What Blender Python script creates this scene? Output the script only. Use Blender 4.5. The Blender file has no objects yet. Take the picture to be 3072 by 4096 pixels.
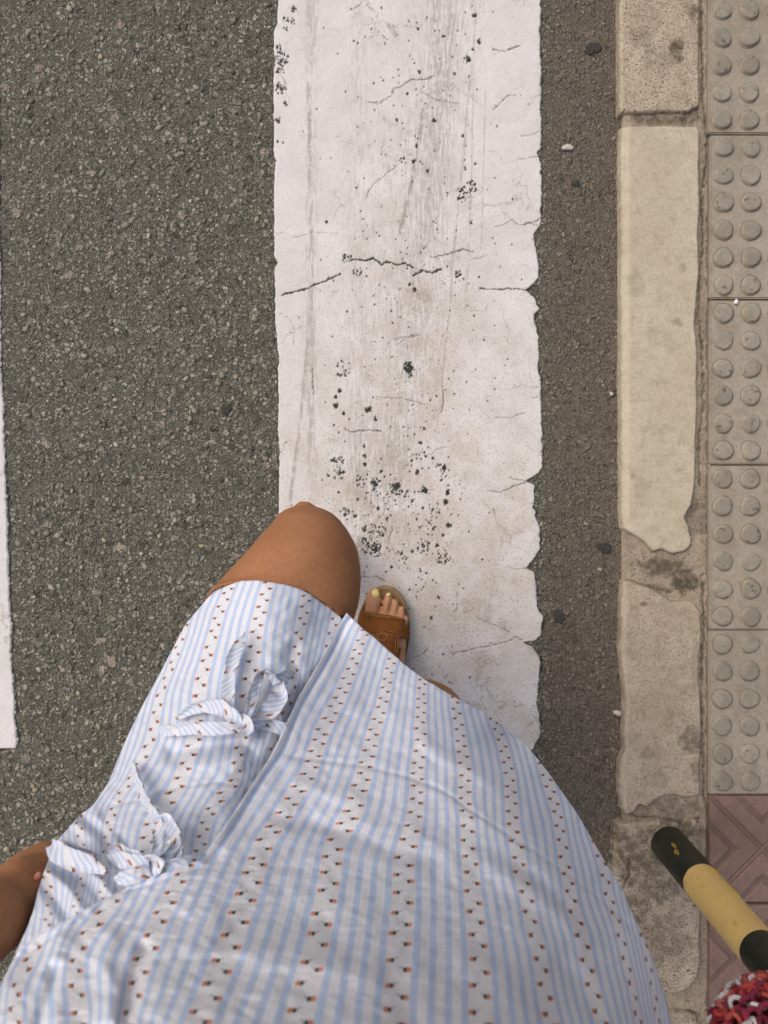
import bpy, bmesh, math, random
import numpy as np
from mathutils import Vector, Matrix

random.seed(7); RNG = np.random.default_rng(11)
S = bpy.context.scene
COL = S.collection

# ------------------------------------------------------------------ camera, sky, sun, exposure
H = 1.42                      # the camera is held 1.42 m above the road, looking straight down
cam_d = bpy.data.cameras.new("camera"); cam = bpy.data.objects.new("camera", cam_d); COL.objects.link(cam)
cam.location = (0, 0, H); cam.rotation_euler = (0, 0, 0)
cam_d.sensor_width = 36; cam_d.sensor_fit = 'AUTO'; cam_d.lens = 27.0
cam_d.clip_start = 0.01; cam_d.clip_end = 500
cam_d.dof.use_dof = True; cam_d.dof.focus_distance = 1.0; cam_d.dof.aperture_fstop = 9.0
S.camera = cam
W = bpy.data.worlds.new("World"); S.world = W; W.use_nodes = True
SUN_EL, SUN_AZ = math.radians(56), math.radians(-58)      # azimuth clockwise from +Y
sky = W.node_tree.nodes.new("ShaderNodeTexSky"); sky.sky_type = 'NISHITA'; sky.sun_disc = False
sky.sun_elevation = SUN_EL; sky.sun_rotation = SUN_AZ
sky.air_density = 0.6; sky.dust_density = 6.0; sky.ozone_density = 0.6
bg = W.node_tree.nodes["Background"]; bg.inputs[1].default_value = 0.15
W.node_tree.links.new(sky.outputs[0], bg.inputs[0])
sun_d = bpy.data.lights.new("sun", 'SUN'); sun = bpy.data.objects.new("sun", sun_d); COL.objects.link(sun)
sun_d.energy = 1.15; sun_d.angle = math.radians(58); sun_d.color = (1.0, 0.96, 0.91)
sd = Vector((math.sin(SUN_AZ) * math.cos(SUN_EL), math.cos(SUN_AZ) * math.cos(SUN_EL), math.sin(SUN_EL)))
sun.rotation_euler = sd.to_track_quat('Z', 'Y').to_euler(); sun.location = sd * 10
S.view_settings.view_transform = 'Standard'; S.view_settings.look = 'None'
S.view_settings.exposure = -0.15; S.view_settings.gamma = 1.0

# ------------------------------------------------------------------ helpers
def P(x, y, d):
    """point seen at photo position (x, y) at depth d under the camera"""
    x = np.asarray(x, float); y = np.asarray(y, float); d = np.asarray(d, float)
    return np.stack([(x - 1536) / 3072 * d, (2048 - y) / 3072 * d, H - d + 0 * x], -1)
def PV(x, y, d): return Vector(P(x, y, d).tolist())
def G(x, y, z=0.0):
    """ground point (X, Y) under photo position"""
    d = H - z
    return ((x - 1536) / 3072 * d, (2048 - y) / 3072 * d)

def tag(o, label=None, cat=None, group=None, kind=None):
    if label: o["label"] = label
    if cat: o["category"] = cat
    if group: o["group"] = group
    if kind: o["kind"] = kind
    return o
def empty(name, loc, label, cat, group=None):
    o = bpy.data.objects.new(name, None); COL.objects.link(o); o.location = loc
    o.empty_display_size = 0.05
    return tag(o, label, cat, group)
def link(name, me, mat=None, parent=None, smooth=True):
    o = bpy.data.objects.new(name, me); COL.objects.link(o)
    if mat: me.materials.append(mat)
    if smooth and len(me.polygons): me.polygons.foreach_set("use_smooth", np.ones(len(me.polygons), bool))
    if parent:
        o.parent = parent
        if parent.type == 'EMPTY' or True:
            bpy.context.view_layer.update()
            o.matrix_parent_inverse = parent.matrix_world.inverted()
    return o
def np_mesh(name, V, F, attrs=None, uv=None):
    """V (n,3); F (m,k) all of one size; attrs {name: (n,4)}; uv (n,2)"""
    V = np.ascontiguousarray(V, np.float32); F = np.ascontiguousarray(F, np.int32)
    me = bpy.data.meshes.new(name); m, k = F.shape
    me.vertices.add(len(V)); me.vertices.foreach_set("co", V.ravel())
    me.loops.add(m * k); me.loops.foreach_set("vertex_index", F.ravel())
    me.polygons.add(m); me.polygons.foreach_set("loop_start", np.arange(0, m * k, k, dtype=np.int32))
    me.polygons.foreach_set("loop_total", np.full(m, k, np.int32))
    me.update(calc_edges=True)
    for nm, a in (attrs or {}).items():
        at = me.attributes.new(nm, 'FLOAT_COLOR', 'POINT')
        at.data.foreach_set("color", np.ascontiguousarray(a, np.float32).ravel())
    if uv is not None:
        l = me.uv_layers.new(name="UVMap")
        l.data.foreach_set("uv", np.ascontiguousarray(np.asarray(uv, np.float32)[F.ravel()]).ravel())
    me.validate()
    return me
def grid_faces(nr, nc, keep=None):
    i = np.arange(nr * nc).reshape(nr, nc)
    F = np.stack([i[:-1, :-1], i[:-1, 1:], i[1:, 1:], i[1:, :-1]], -1).reshape(-1, 4)
    if keep is not None: F = F[keep.ravel()[F].all(1)]
    return F
def compact(V, F, *arrs):
    used = np.unique(F); mp = np.full(len(V), -1, np.int64); mp[used] = np.arange(len(used))
    return (V[used], mp[F]) + tuple(a[used] for a in arrs)

def vnoise(x, y, seed=0):
    xi = np.floor(x).astype(np.int64); yi = np.floor(y).astype(np.int64); fx = x - xi; fy = y - yi
    fx = fx * fx * (3 - 2 * fx); fy = fy * fy * (3 - 2 * fy)
    def h(a, b):
        n = (a * 374761393 + b * 668265263 + seed * 974634777) & 0xffffffff
        n = ((n ^ (n >> 13)) * 1274126177) & 0xffffffff
        return ((n ^ (n >> 16)) & 0xffff) / 65535.0
    return (h(xi, yi) * (1 - fx) + h(xi + 1, yi) * fx) * (1 - fy) + (h(xi, yi + 1) * (1 - fx) + h(xi + 1, yi + 1) * fx) * fy
def fbm(x, y, seed=0, o=4):
    s = 0; a = 0.5; t = 0
    for k in range(o):
        s = s + a * vnoise(x, y, seed + k * 17); t += a; a *= .5; x = x * 2.03; y = y * 2.03
    return s / t
def sstep(a, b, x):   # also falls when b < a
    t = np.clip((x - a) / (b - a), 0, 1); return t * t * (3 - 2 * t)
def resample(pts, n):
    p = np.asarray(pts, float); s = np.r_[0, np.cumsum(np.linalg.norm(np.diff(p[:, :2], axis=0), axis=1))]
    t = np.linspace(0, s[-1], n)
    return np.stack([np.interp(t, s, p[:, k]) for k in range(p.shape[1])], -1)
def smooth_line(a, sig):
    if sig <= 0: return a
    r = int(3 * sig); k = np.exp(-.5 * (np.arange(-r, r + 1) / sig) ** 2); k /= k.sum()
    out = np.empty_like(a)
    for j in range(a.shape[1]):
        c = a[:, j]; pad = np.r_[2 * c[0] - c[r:0:-1], c, 2 * c[-1] - c[-2:-r - 2:-1]]
        out[:, j] = np.convolve(pad, k, 'valid')
    return out
def tps(pts, vals, lam=0.0, sc=1000.0):
    p = np.asarray(pts, float) / sc; v = np.asarray(vals, float); n = len(p)
    def U(r2): return np.where(r2 > 0, r2 * np.log(np.maximum(r2, 1e-12)), 0)
    K = U(((p[:, None] - p[None]) ** 2).sum(-1)) + lam * np.eye(n)
    A = np.zeros((n + 3, n + 3)); A[:n, :n] = K; A[:n, n] = 1; A[:n, n + 1:] = p; A[n:, :n] = A[:n, n:].T
    w = np.linalg.solve(A, np.r_[v, 0, 0, 0])
    def f(x, y):
        q = np.stack([np.ravel(x), np.ravel(y)], -1) / sc; out = np.empty(len(q))
        for i in range(0, len(q), 20000):
            b = q[i:i + 20000]
            out[i:i + 20000] = U(((b[:, None] - p[None]) ** 2).sum(-1)) @ w[:n] + w[n] + b @ w[n + 1:]
        return out.reshape(np.shape(x))
    return f
def d_polyline(x, y, pts):
    """distance to a polyline, and the side (+ is right of its travel, photo axes y down -> left)"""
    best = np.full(np.shape(x), 1e9); side = np.zeros(np.shape(x))
    for (ax, ay), (bx, by) in zip(pts[:-1], pts[1:]):
        vx, vy = bx - ax, by - ay; L = vx * vx + vy * vy + 1e-12
        t = np.clip(((x - ax) * vx + (y - ay) * vy) / L, 0, 1)
        d = np.hypot(x - ax - t * vx, y - ay - t * vy); m = d < best
        side = np.where(m, np.sign(vx * (y - ay) - vy * (x - ax)), side); best = np.where(m, d, best)
    return best, side
def in_poly(x, y, poly):
    c = np.zeros(np.shape(x), bool)
    for (ax, ay), (bx, by) in zip(poly, poly[1:] + poly[:1]):
        m = (ay > y) != (by > y)
        c ^= m & (x < (bx - ax) * (y - ay) / ((by - ay) if by != ay else 1e-9) + ax)
    return c
def sdist(x, y, poly):
    d, _ = d_polyline(x, y, poly + poly[:1]); return np.where(in_poly(x, y, poly), d, -d)

# ------------------------------------------------------------------ materials
class NT:
    def __init__(s, name):
        s.m = bpy.data.materials.new(name); s.m.use_nodes = True; s.t = s.m.node_tree; s.b = s.t.nodes["Principled BSDF"]
        s.b.inputs["Roughness"].default_value = 0.85; s.b.inputs["Specular IOR Level"].default_value = 0.25
    def n(s, typ, ins=None, **kw):
        nd = s.t.nodes.new("ShaderNode" + typ)
        for k, v in kw.items(): setattr(nd, k, v)
        for k, v in (ins or {}).items(): s.set(nd.inputs[k], v)
        return nd
    def set(s, sock, v):
        if isinstance(v, bpy.types.NodeSocket): s.t.links.new(v, sock)
        elif isinstance(v, bpy.types.Node): s.t.links.new(v.outputs[0], sock)
        else: sock.default_value = v
    def math(s, op, a, b=0.0, c=None):
        nd = s.n("Math", {0: a, 1: b}, operation=op)
        if c is not None: s.set(nd.inputs[2], c)
        return nd.outputs[0]
    def ss(s, a, b, x):
        nd = s.n("MapRange", {0: x, 1: a, 2: b}, interpolation_type='SMOOTHSTEP'); return nd.outputs[0]
    def mix(s, f, a, b, blend='MIX'):
        nd = s.n("Mix", data_type='RGBA', blend_type=blend)
        s.set(nd.inputs[0], f)
        for i, v in ((6, a), (7, b)):
            s.set(nd.inputs[i], v if not isinstance(v, tuple) else (*v, 1.0)[:4])
        return nd.outputs[2]
    def pos(s): return s.n("NewGeometry").outputs["Position"]
    def noise(s, scale, detail=4, vec=None, rough=.55, out=0):
        nd = s.n("TexNoise", {"Scale": scale, "Detail": detail, "Roughness": rough, "Vector": vec or s.pos()}); return nd.outputs[out]
    def vor(s, scale, feature='F1', vec=None, rnd=1.0):
        nd = s.n("TexVoronoi", {"Scale": scale, "Vector": vec or s.pos(), "Randomness": rnd}, feature=feature); return nd
    def ramp(s, x, stops):
        nd = s.n("ValToRGB", {0: x}); e = nd.color_ramp.elements
        while len(e) < len(stops): e.new(0.5)
        for el, (p, c) in zip(e, stops): el.position = p; el.color = (*c, 1) if len(c) == 3 else c
        return nd.outputs[0]
    def attr(s, nm):
        a = s.n("Attribute", attribute_name=nm, attribute_type='GEOMETRY'); return s.n("SeparateColor", {0: a.outputs["Color"]})
    def bump(s, h, dist=0.002, strength=1.0, prev=None):
        nd = s.n("Bump", {"Height": h, "Distance": dist, "Strength": strength})
        if prev: s.set(nd.inputs["Normal"], prev)
        return nd.outputs[0]
    def done(s, col, normal=None, rough=None, spec=None):
        s.set(s.b.inputs["Base Color"], col if not isinstance(col, tuple) else (*col, 1))
        if normal is not None: s.set(s.b.inputs["Normal"], normal)
        if rough is not None: s.set(s.b.inputs["Roughness"], rough)
        if spec is not None: s.set(s.b.inputs["Specular IOR Level"], spec)
        return s.m

def mat_asphalt():
    t = NT("asphalt"); p = t.pos()
    warp = t.n("VectorMath", {0: p, 1: t.n("VectorMath", {0: t.noise(160, 2, out=1), 3: 0.006}, operation='SCALE').outputs[0]}, operation='ADD').outputs[0]
    Lg = t.vor(52, vec=warp); Lge = t.vor(52, 'DISTANCE_TO_EDGE', vec=warp); cl = t.n("SeparateColor", {0: Lg.outputs["Color"]})
    A = t.vor(112, vec=warp); Ae = t.vor(112, 'DISTANCE_TO_EDGE', vec=warp)
    B = t.vor(250, vec=warp); Be = t.vor(250, 'DISTANCE_TO_EDGE', vec=warp)
    ca = t.n("SeparateColor", {0: A.outputs["Color"]}); cb = t.n("SeparateColor", {0: B.outputs["Color"]})
    sx = t.n("SeparateXYZ", {0: p})
    gut = t.ss(0.285, 0.31, sx.outputs[0])                      # the strip along the kerb is browner
    dens = t.math('MULTIPLY_ADD', t.ss(.3, .7, t.noise(7, 4)), .22, .38)
    stoneL = t.math('MULTIPLY', t.ss(.86, .88, cl.outputs[0]), t.ss(0.10, 0.2, Lge.outputs[0]))
    stoneA = t.math('MULTIPLY', t.ss(0.0, .05, t.math('SUBTRACT', ca.outputs[0], dens)), t.ss(0.06, 0.2, Ae.outputs[0]))
    stoneB = t.math('MULTIPLY', t.ss(.2, .4, cb.outputs[1]), t.ss(0.03, 0.22, Be.outputs[0]))
    colA = t.ramp(ca.outputs[1], [(0, (.13, .128, .095)), (.35, (.25, .24, .187)), (.7, (.37, .35, .28)), (.93, (.50, .465, .38)), (1, (.60, .50, .39))])
    colB = t.ramp(cb.outputs[0], [(0, (.09, .088, .065)), (.4, (.19, .183, .142)), (.75, (.34, .326, .26)), (1, (.58, .545, .455))])
    tar = t.mix(t.ss(.38, .66, t.noise(620, 4, rough=.7)), (.03, .031, .021), (.28, .27, .21))
    c = t.mix(stoneB, tar, colB)
    c = t.mix(t.math('MULTIPLY', stoneA, .9), c, colA)
    c = t.mix(stoneL, c, t.ramp(cl.outputs[1], [(0, (.21, .20, .155)), (.6, (.31, .285, .23)), (1, (.44, .37, .29))]))
    c = t.mix(t.math('MULTIPLY', t.ss(.5, .66, t.noise(520, 3)), .7), c, (.035, .036, .026))
    c = t.mix(t.math('MULTIPLY', t.ss(.52, .72, t.noise(16, 5, rough=.6)), .35), c, (.07, .068, .05))
    c = t.mix(t.math('MULTIPLY', t.ss(.55, .75, t.noise(6, 4)), .30), c, (.24, .228, .18))
    c = t.mix(t.math('MULTIPLY', t.ss(.60, .65, t.noise(62, 3)), .7), c, (.04, .04, .03))
    brown = t.mix(t.ss(.3, .7, t.noise(420, 5, rough=.7)), (.085, .068, .05), (.30, .245, .19))
    c = t.mix(t.math('MULTIPLY', gut, .62), c, brown)
    c = t.mix(1.0, c, (1.28, 1.28, 1.27), 'MULTIPLY'); c = t.mix(gut, c, t.mix(1.0, c, (.92, .90, .90), 'MULTIPLY'))
    h = t.math('ADD', t.math('MULTIPLY', stoneA, t.math('MULTIPLY_ADD', ca.outputs[2], .7, .4)), t.math('MULTIPLY', stoneB, t.math('MULTIPLY_ADD', cb.outputs[2], .5, .2)))
    h = t.math('ADD', t.math('ADD', h, stoneL), t.math('MULTIPLY', t.noise(300, 4), .8))
    return t.done(c, t.bump(h, .009, 1.0), t.math('MULTIPLY_ADD', t.noise(90, 2), .3, .55), .3)

def mat_paint():
    t = NT("crossing_paint"); p = t.pos(); m = t.attr("mask")      # r chip and painted edge shade, g dirt, b streak
    st = t.n("Mapping", {"Vector": p, "Scale": (1.0, .12, 1.0), "Rotation": (0, 0, math.radians(8))}).outputs[0]
    base = t.mix(t.ss(.3, .7, t.noise(9, 8, rough=.65)), (.735, .718, .705), (.65, .63, .61))
    warm = t.mix(t.ss(.35, .65, t.noise(40, 5)), (.60, .55, .48), (.50, .45, .38))
    c = t.mix(t.math('MULTIPLY', m.outputs[1], t.ss(.3, .72, t.noise(14, 6))), base, warm)
    sk = t.math('MULTIPLY', m.outputs[2], t.ss(.46, .66, t.math('MULTIPLY_ADD', m.outputs[2], .16, t.noise(230, 4, st))))
    c = t.mix(t.math('MULTIPLY', sk, t.math('MULTIPLY', t.ss(.30, .55, t.noise(120, 6, rough=.7)), .95)), c, (.33, .305, .265))
    c = t.mix(t.math('MULTIPLY', t.ss(.35, .7, t.noise(260, 6, rough=.7)), .20), c, (.44, .40, .35))
    speck = t.math('MULTIPLY', t.ss(.56, .68, t.noise(330, 4)), t.math('MULTIPLY_ADD', m.outputs[1], .75, .2))
    c = t.mix(speck, c, (.28, .24, .19))
    fine = t.ss(.64, .70, t.noise(120, 6, rough=.7)); c = t.mix(t.math('MULTIPLY', fine, .5), c, (.36, .32, .26))
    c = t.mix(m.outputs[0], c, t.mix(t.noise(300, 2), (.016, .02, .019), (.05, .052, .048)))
    wp = t.n('VectorMath', {0: p, 1: t.n('VectorMath', {0: t.noise(26, 5, out=1), 3: .09}, operation='SCALE').outputs[0]}, operation='ADD').outputs[0]
    ve = t.vor(6.5, 'DISTANCE_TO_EDGE', vec=wp).outputs[0]; hair = t.math('MULTIPLY', t.math('SUBTRACT', 1.0, t.ss(.004, .012, ve)), t.ss(.47, .6, t.noise(7, 3)))
    c = t.mix(t.math('MULTIPLY', hair, .5), c, (.25, .21, .165))
    h = t.math('ADD', t.noise(500, 4), t.math('MULTIPLY', t.noise(60, 5), 1.5))
    return t.done(c, t.bump(h, .0006, .6), .75, .3)

def mat_stone(name, c1, c2, dark, speck=0.4, bumpd=.0008):
    t = NT(name); m = t.attr("mask")                              # r stain, g pits / old, b pale edge
    c = t.mix(t.ss(.3, .7, t.noise(11, 6)), c1, c2)
    c = t.mix(t.math('MULTIPLY', t.ss(.42, .75, t.noise(45, 8, rough=.72)), .6), c, dark)
    c = t.mix(t.math('MULTIPLY', t.ss(.35, .7, t.noise(210, 5, rough=.7)), .35), c, tuple(x * .8 for x in dark))
    pit = t.math('MULTIPLY', t.ss(.57, .66, t.noise(300, 4)), t.math('MULTIPLY_ADD', m.outputs[1], .75, speck * .3))
    c = t.mix(pit, c, tuple(x * .45 for x in dark))
    c = t.mix(t.math('MULTIPLY', m.outputs[2], .25), c, tuple(min(1, x * 1.10) for x in c1))
    st = t.math('MULTIPLY', m.outputs[0], t.ss(.22, .62, t.noise(70, 6)))
    c = t.mix(st, c, tuple(x * .5 for x in dark))
    h = t.math('SUBTRACT', t.math('MULTIPLY_ADD', t.noise(60, 6), 1.3, t.math('MULTIPLY', t.noise(420, 4), .8)), t.math('MULTIPLY', pit, 1.2))
    return t.done(c, t.bump(h, bumpd, .8), .88, .2)

def mat_tile(name, c1, c2, dark, vary=False):
    t = NT(name)
    c = t.mix(t.ss(.3, .7, t.noise(6, 6)), c1, c2)
    c = t.mix(t.math('MULTIPLY', t.ss(.42, .75, t.noise(24, 8, rough=.7)), .65), c, dark)
    c = t.mix(t.math('MULTIPLY', t.ss(.4, .7, t.noise(170, 5, rough=.7)), .4), c, tuple(x * .85 for x in dark))
    c = t.mix(t.math('MULTIPLY', t.ss(.58, .7, t.noise(380, 3)), .35), c, tuple(x * .6 for x in dark))
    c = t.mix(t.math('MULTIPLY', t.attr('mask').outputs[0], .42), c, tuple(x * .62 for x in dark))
    if vary:
        r_ = t.n('ObjectInfo').outputs['Random']; c = t.mix(t.math('MULTIPLY', t.ss(.3, 1.0, r_), .45), c, dark)
        c = t.mix(t.math('MULTIPLY', t.ss(.62, .66, t.noise(80, 3)), .75), c, tuple(x * .45 for x in dark))
    h = t.math('ADD', t.noise(90, 5), t.noise(600, 3))
    return t.done(c, t.bump(h, .0006, .7), .82, .25)

def mat_skin():
    t = NT("tanned_skin")
    c = t.mix(t.ss(.3, .7, t.noise(14, 5)), (.365, .170, .078), (.30, .134, .060))
    c = t.mix(t.math('MULTIPLY', t.ss(.4, .7, t.noise(160, 6, rough=.7)), .35), c, (.24, .095, .038))
    c = t.mix(t.math('MULTIPLY', t.ss(.62, .7, t.noise(600, 2)), .25), c, (.20, .08, .035))
    c = t.mix(t.attr('mask').outputs[0], c, t.mix(t.noise(120, 3), (.60, .33, .185), (.54, .275, .145)))  # masked feet get lighter skin, countering the body's shade
    t.b.inputs["Subsurface Weight"].default_value = .08; t.b.inputs["Subsurface Radius"].default_value = (.6, .25, .12)
    t.b.inputs["Subsurface Scale"].default_value = .01
    h = t.math('ADD', t.noise(900, 3), t.vor(700).outputs[0])
    return t.done(c, t.bump(h, .0006, .5), .62, .22)

PER = 0.0385                                                    # metres between two flower columns
def mat_dress():
    t = NT("striped_flower_cotton"); uv = t.n("UVMap").outputs[0]; s = t.n("SeparateXYZ", {0: uv})
    U = t.math('ADD', s.outputs[0], t.math('MULTIPLY_ADD', t.noise(60, 3), .03, -.015)); V = s.outputs[1]
    f = t.math('FRACT', U); g = t.math('SUBTRACT', U, t.math('ROUND', U)); ag = t.math('ABSOLUTE', g)
    e = t.math('ABSOLUTE', t.math('SUBTRACT', t.math('FRACT', t.math('MULTIPLY_ADD', f, 5.0, .5)), .5))   # 0 on each fifth
    blue = t.math('MULTIPLY', t.math('SUBTRACT', 1.0, t.ss(.19, .235, e)), t.ss(.1, .11, ag))
    strip = t.math('SUBTRACT', 1.0, t.ss(.16, .19, ag))
    L = .0138
    sg = t.math('SIGN', g)
    ph = t.math('MULTIPLY_ADD', sg, .25, t.math('DIVIDE', V, L))
    cell = t.math('FLOOR', ph); dy = t.math('MULTIPLY', t.math('SUBTRACT', t.math('FRACT', ph), .5), L)
    wn = t.n("TexWhiteNoise", {"Vector": t.n("CombineXYZ", {0: t.math('ROUND', U), 1: cell, 2: sg}).outputs[0]}, noise_dimensions='3D')
    rx = t.n("SeparateColor", {0: wn.outputs["Color"]})
    dy = t.math('ADD', dy, t.math('MULTIPLY_ADD', rx.outputs[0], .0024, -.0012))
    dx = t.math('ADD', t.math('SUBTRACT', t.math('MULTIPLY', ag, PER), .0034), t.math('MULTIPLY_ADD', rx.outputs[1], .0010, -.0005))
    def ell(cx, cy, ra, rb, rot=0.0):
        x = t.math('SUBTRACT', dx, cx); y = t.math('SUBTRACT', dy, cy); c_, s_ = math.cos(rot), math.sin(rot)
        xr = t.math('ADD', t.math('MULTIPLY', x, c_), t.math('MULTIPLY', y, s_)); yr = t.math('SUBTRACT', t.math('MULTIPLY', y, c_), t.math('MULTIPLY', x, s_))
        r = t.math('SQRT', t.math('ADD', t.math('POWER', t.math('DIVIDE', xr, ra), 2.0), t.math('POWER', t.math('DIVIDE', yr, rb), 2.0)))
        return t.math('SUBTRACT', 1.0, t.ss(.8, 1.1, r))
    stain = t.noise(7, 4)
    white = t.mix(stain, (.715, .735, .785), (.665, .685, .735))
    c = t.mix(strip, white, t.mix(stain, (.71, .715, .745), (.665, .67, .70)))
    tw = t.math('FRACT', t.math('MULTIPLY_ADD', V, 1100.0, t.math('MULTIPLY', U, 34.0)))
    bl = t.mix(t.math('MULTIPLY', t.ss(.3, .7, tw), .35), (.41, .525, .74), (.53, .63, .78))
    c = t.mix(t.math('MULTIPLY', blue, .95), c, bl)
    c = t.mix(t.math('MULTIPLY', t.ss(.35, .7, t.noise(520, 4, rough=.7)), .22), c, (.50, .51, .54))
    c = t.mix(t.math('MULTIPLY', ell(-.0019, -.0009, .0012, .0005, .7), .6), c, (.22, .29, .38))
    c = t.mix(t.math('MULTIPLY', ell(-.0031, -.0015, .0008, .0004, -.5), .6), c, (.24, .31, .40))
    c = t.mix(ell(-.0006, 0.0, .0011, .0014), c, (.05, .065, .045))
    c = t.mix(ell(.0011, 0.0, .0011, .0015), c, (.60, .235, .145))
    h = t.math('ADD', t.noise(1500, 2), t.math('MULTIPLY', t.noise(250, 3), .8))
    return t.done(c, t.bump(h, .0007, .6), 1.0, .03)

def mat_plain(name, c1, c2, scale=40, rough=.8, spec=.25, bs=300, bd=.0005, dark=None, wear=.6):
    t = NT(name); c = t.mix(t.ss(.3, .7, t.noise(scale, 5)), c1, c2)
    if dark: c = t.mix(t.ss(wear, wear + .12, t.noise(scale * 2.2, 6, rough=.65)), c, dark)
    return t.done(c, t.bump(t.noise(bs, 4), bd, .6), rough, spec)

def mat_attr_col(name, rough=.85, bs=900, bd=.0006):
    t = NT(name); a = t.n("Attribute", attribute_name="tint", attribute_type='GEOMETRY').outputs["Color"]
    c = t.mix(t.math('MULTIPLY', t.noise(bs * .6, 3), .5), a, t.mix(.5, a, (.03, .028, .024)))
    return t.done(c, t.bump(t.noise(bs, 3), bd, .6), rough, .3)

M = dict(
    asphalt=mat_asphalt(), paint=mat_paint(), skin=mat_skin(), dress=mat_dress(),
    kerb=mat_stone("kerb_stone_warm", (.565, .50, .38), (.51, .44, .325), (.31, .255, .17)),
    kerb_old=mat_stone("kerb_stone_grey", (.54, .46, .35), (.44, .37, .27), (.24, .185, .12), .8, .0016),
    mortar=mat_stone("mortar", (.37, .305, .225), (.44, .365, .27), (.21, .17, .12), .7, .0016),
    tile=mat_tile("tactile_concrete", (.385, .345, .272), (.325, .288, .222), (.22, .19, .138)),
    bump=mat_tile("worn_grey_concrete", (.37, .335, .262), (.31, .285, .222), (.19, .17, .125), True),
    pink=mat_tile("pink_concrete", (.29, .18, .15), (.245, .155, .125), (.14, .105, .08)), bump_ring=mat_tile("bump_ring", (.24, .19, .125), (.30, .24, .165), (.14, .11, .07)),
    yellow=mat_plain("yellow_paint", (.76, .53, .19), (.70, .485, .17), 30, .42, .45, 160, .0007, (.55, .37, .05), .58),
    black=mat_plain("black_paint", (.010, .013, .009), (.020, .023, .015), 50, .42, .5, 240, .0010, (.05, .052, .036), .60),
    suede=mat_plain("brown_suede", (.30, .115, .032), (.24, .088, .022), 60, .9, .1, 900, .0008, (.17, .06, .016), .6),
    stitch=mat_plain("brown_thread", (.40, .19, .08), (.36, .16, .06), 200, .9, .1),
    cork=mat_plain("cork_sole", (.34, .20, .095), (.28, .16, .07), 90, .9, .1, 600, .0008, (.16, .09, .04), .6),
    rim=mat_plain("tan_sole_edge", (.34, .245, .13), (.28, .19, .095), 80, .9, .1, 500, .0006),
    nail=mat_plain("pale_yellow_nail_varnish", (.80, .68, .27), (.76, .63, .22), 60, .2, .5),
    fnail=mat_plain("pink_nail", (.50, .20, .15), (.46, .18, .13), 60, .25, .5),
    hair=mat_plain("dark_brown_hair", (.06, .035, .02), (.03, .018, .01), 200, .55, .3),
    eye=mat_plain("eye_white", (.8, .78, .75), (.75, .72, .7), 40, .2, .5),
    stones=mat_attr_col("aggregate"), yarn=mat_attr_col("wool_yarn", .95, 1200, .001),
    gum=mat_plain("tar_black", (.035, .037, .034), (.075, .073, .065), 260, .9, .1, 300, .002, (.12, .11, .095), .6),
    pebble=mat_plain("pale_pebble", (.55, .50, .42), (.48, .42, .34), 150, .8, .2),
)

# ------------------------------------------------------------------ road, pavement
def sheet(name, x0, x1, y0, y1, z, mat, hole=None):
    bm = bmesh.new(); bm.faces.new([bm.verts.new(p) for p in ((x0, y0, z), (x1, y0, z), (x1, y1, z), (x0, y1, z))])
    me = bpy.data.meshes.new(name); bm.to_mesh(me); bm.free()
    return link(name, me, mat, smooth=False)
tag(sheet("road", -120, 120, -120, 120, 0.0, M["asphalt"]), "grey asphalt road with pale stone chippings under the crossing", kind="structure")

PZ = 0.020                                                      # pavement height: the kerb is dropped at the crossing
def gx(px, z=PZ): return (px - 1536) / 3072 * (H - z)
def gy(py, z=PZ): return (2048 - py) / 3072 * (H - z)

# ---- crossing stripes: thermoplastic sheets with ragged edges, cracks and chips
RE = [(2165,-900),(2163,-400),(2165,0),(2163,173),(2167,347),(2165,527),(2166,582),(2153,613),(2163,652),(2169,749),(2167,832),(2163,901),(2138,929),(2138,970),(2152,1040),(2159,1109),(2137,1135),(2104,1160),(2137,1185),(2156,1234),(2135,1262),(2158,1351),(2158,1426),(2150,1464),(2165,1524),(2169,1727),(2173,1863),(2154,1893),(2105,1923),(2139,1942),(2135,2029),(2158,2104),(2165,2195),(2135,2240),(2109,2274),(2143,2289),(2146,2368),(2150,2428),(2174,2466),(2165,2541),(2143,2562),(2092,2570),(2128,2586),(2161,2632),(2163,2680),(2152,2762),(2148,2803),(2158,2870),(2162,2938),(2138,2985),(2131,3005)]
LE = [(1100,-900),(1104,-300),(1112,0),(1108,90),(1094,125),(1094,210),(1100,235),(1093,300),(1094,520),(1096,620),(1101,640),(1096,720),(1096,1020),(1109,1050),(1097,1070),(1102,1300),(1108,1385),(1117,1440),(1111,1470),(1114,1600),(1110,1720),(1117,1800),(1114,2030),(1120,2300),(1118,2700),(1120,3005)]
def pl(o, s, pts): return [(o[0] + s * a, o[1] + s * b) for a, b in pts]
Z2, Z4 = ((1050, 0), .6932), ((1050, 1200), .7535)
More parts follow.
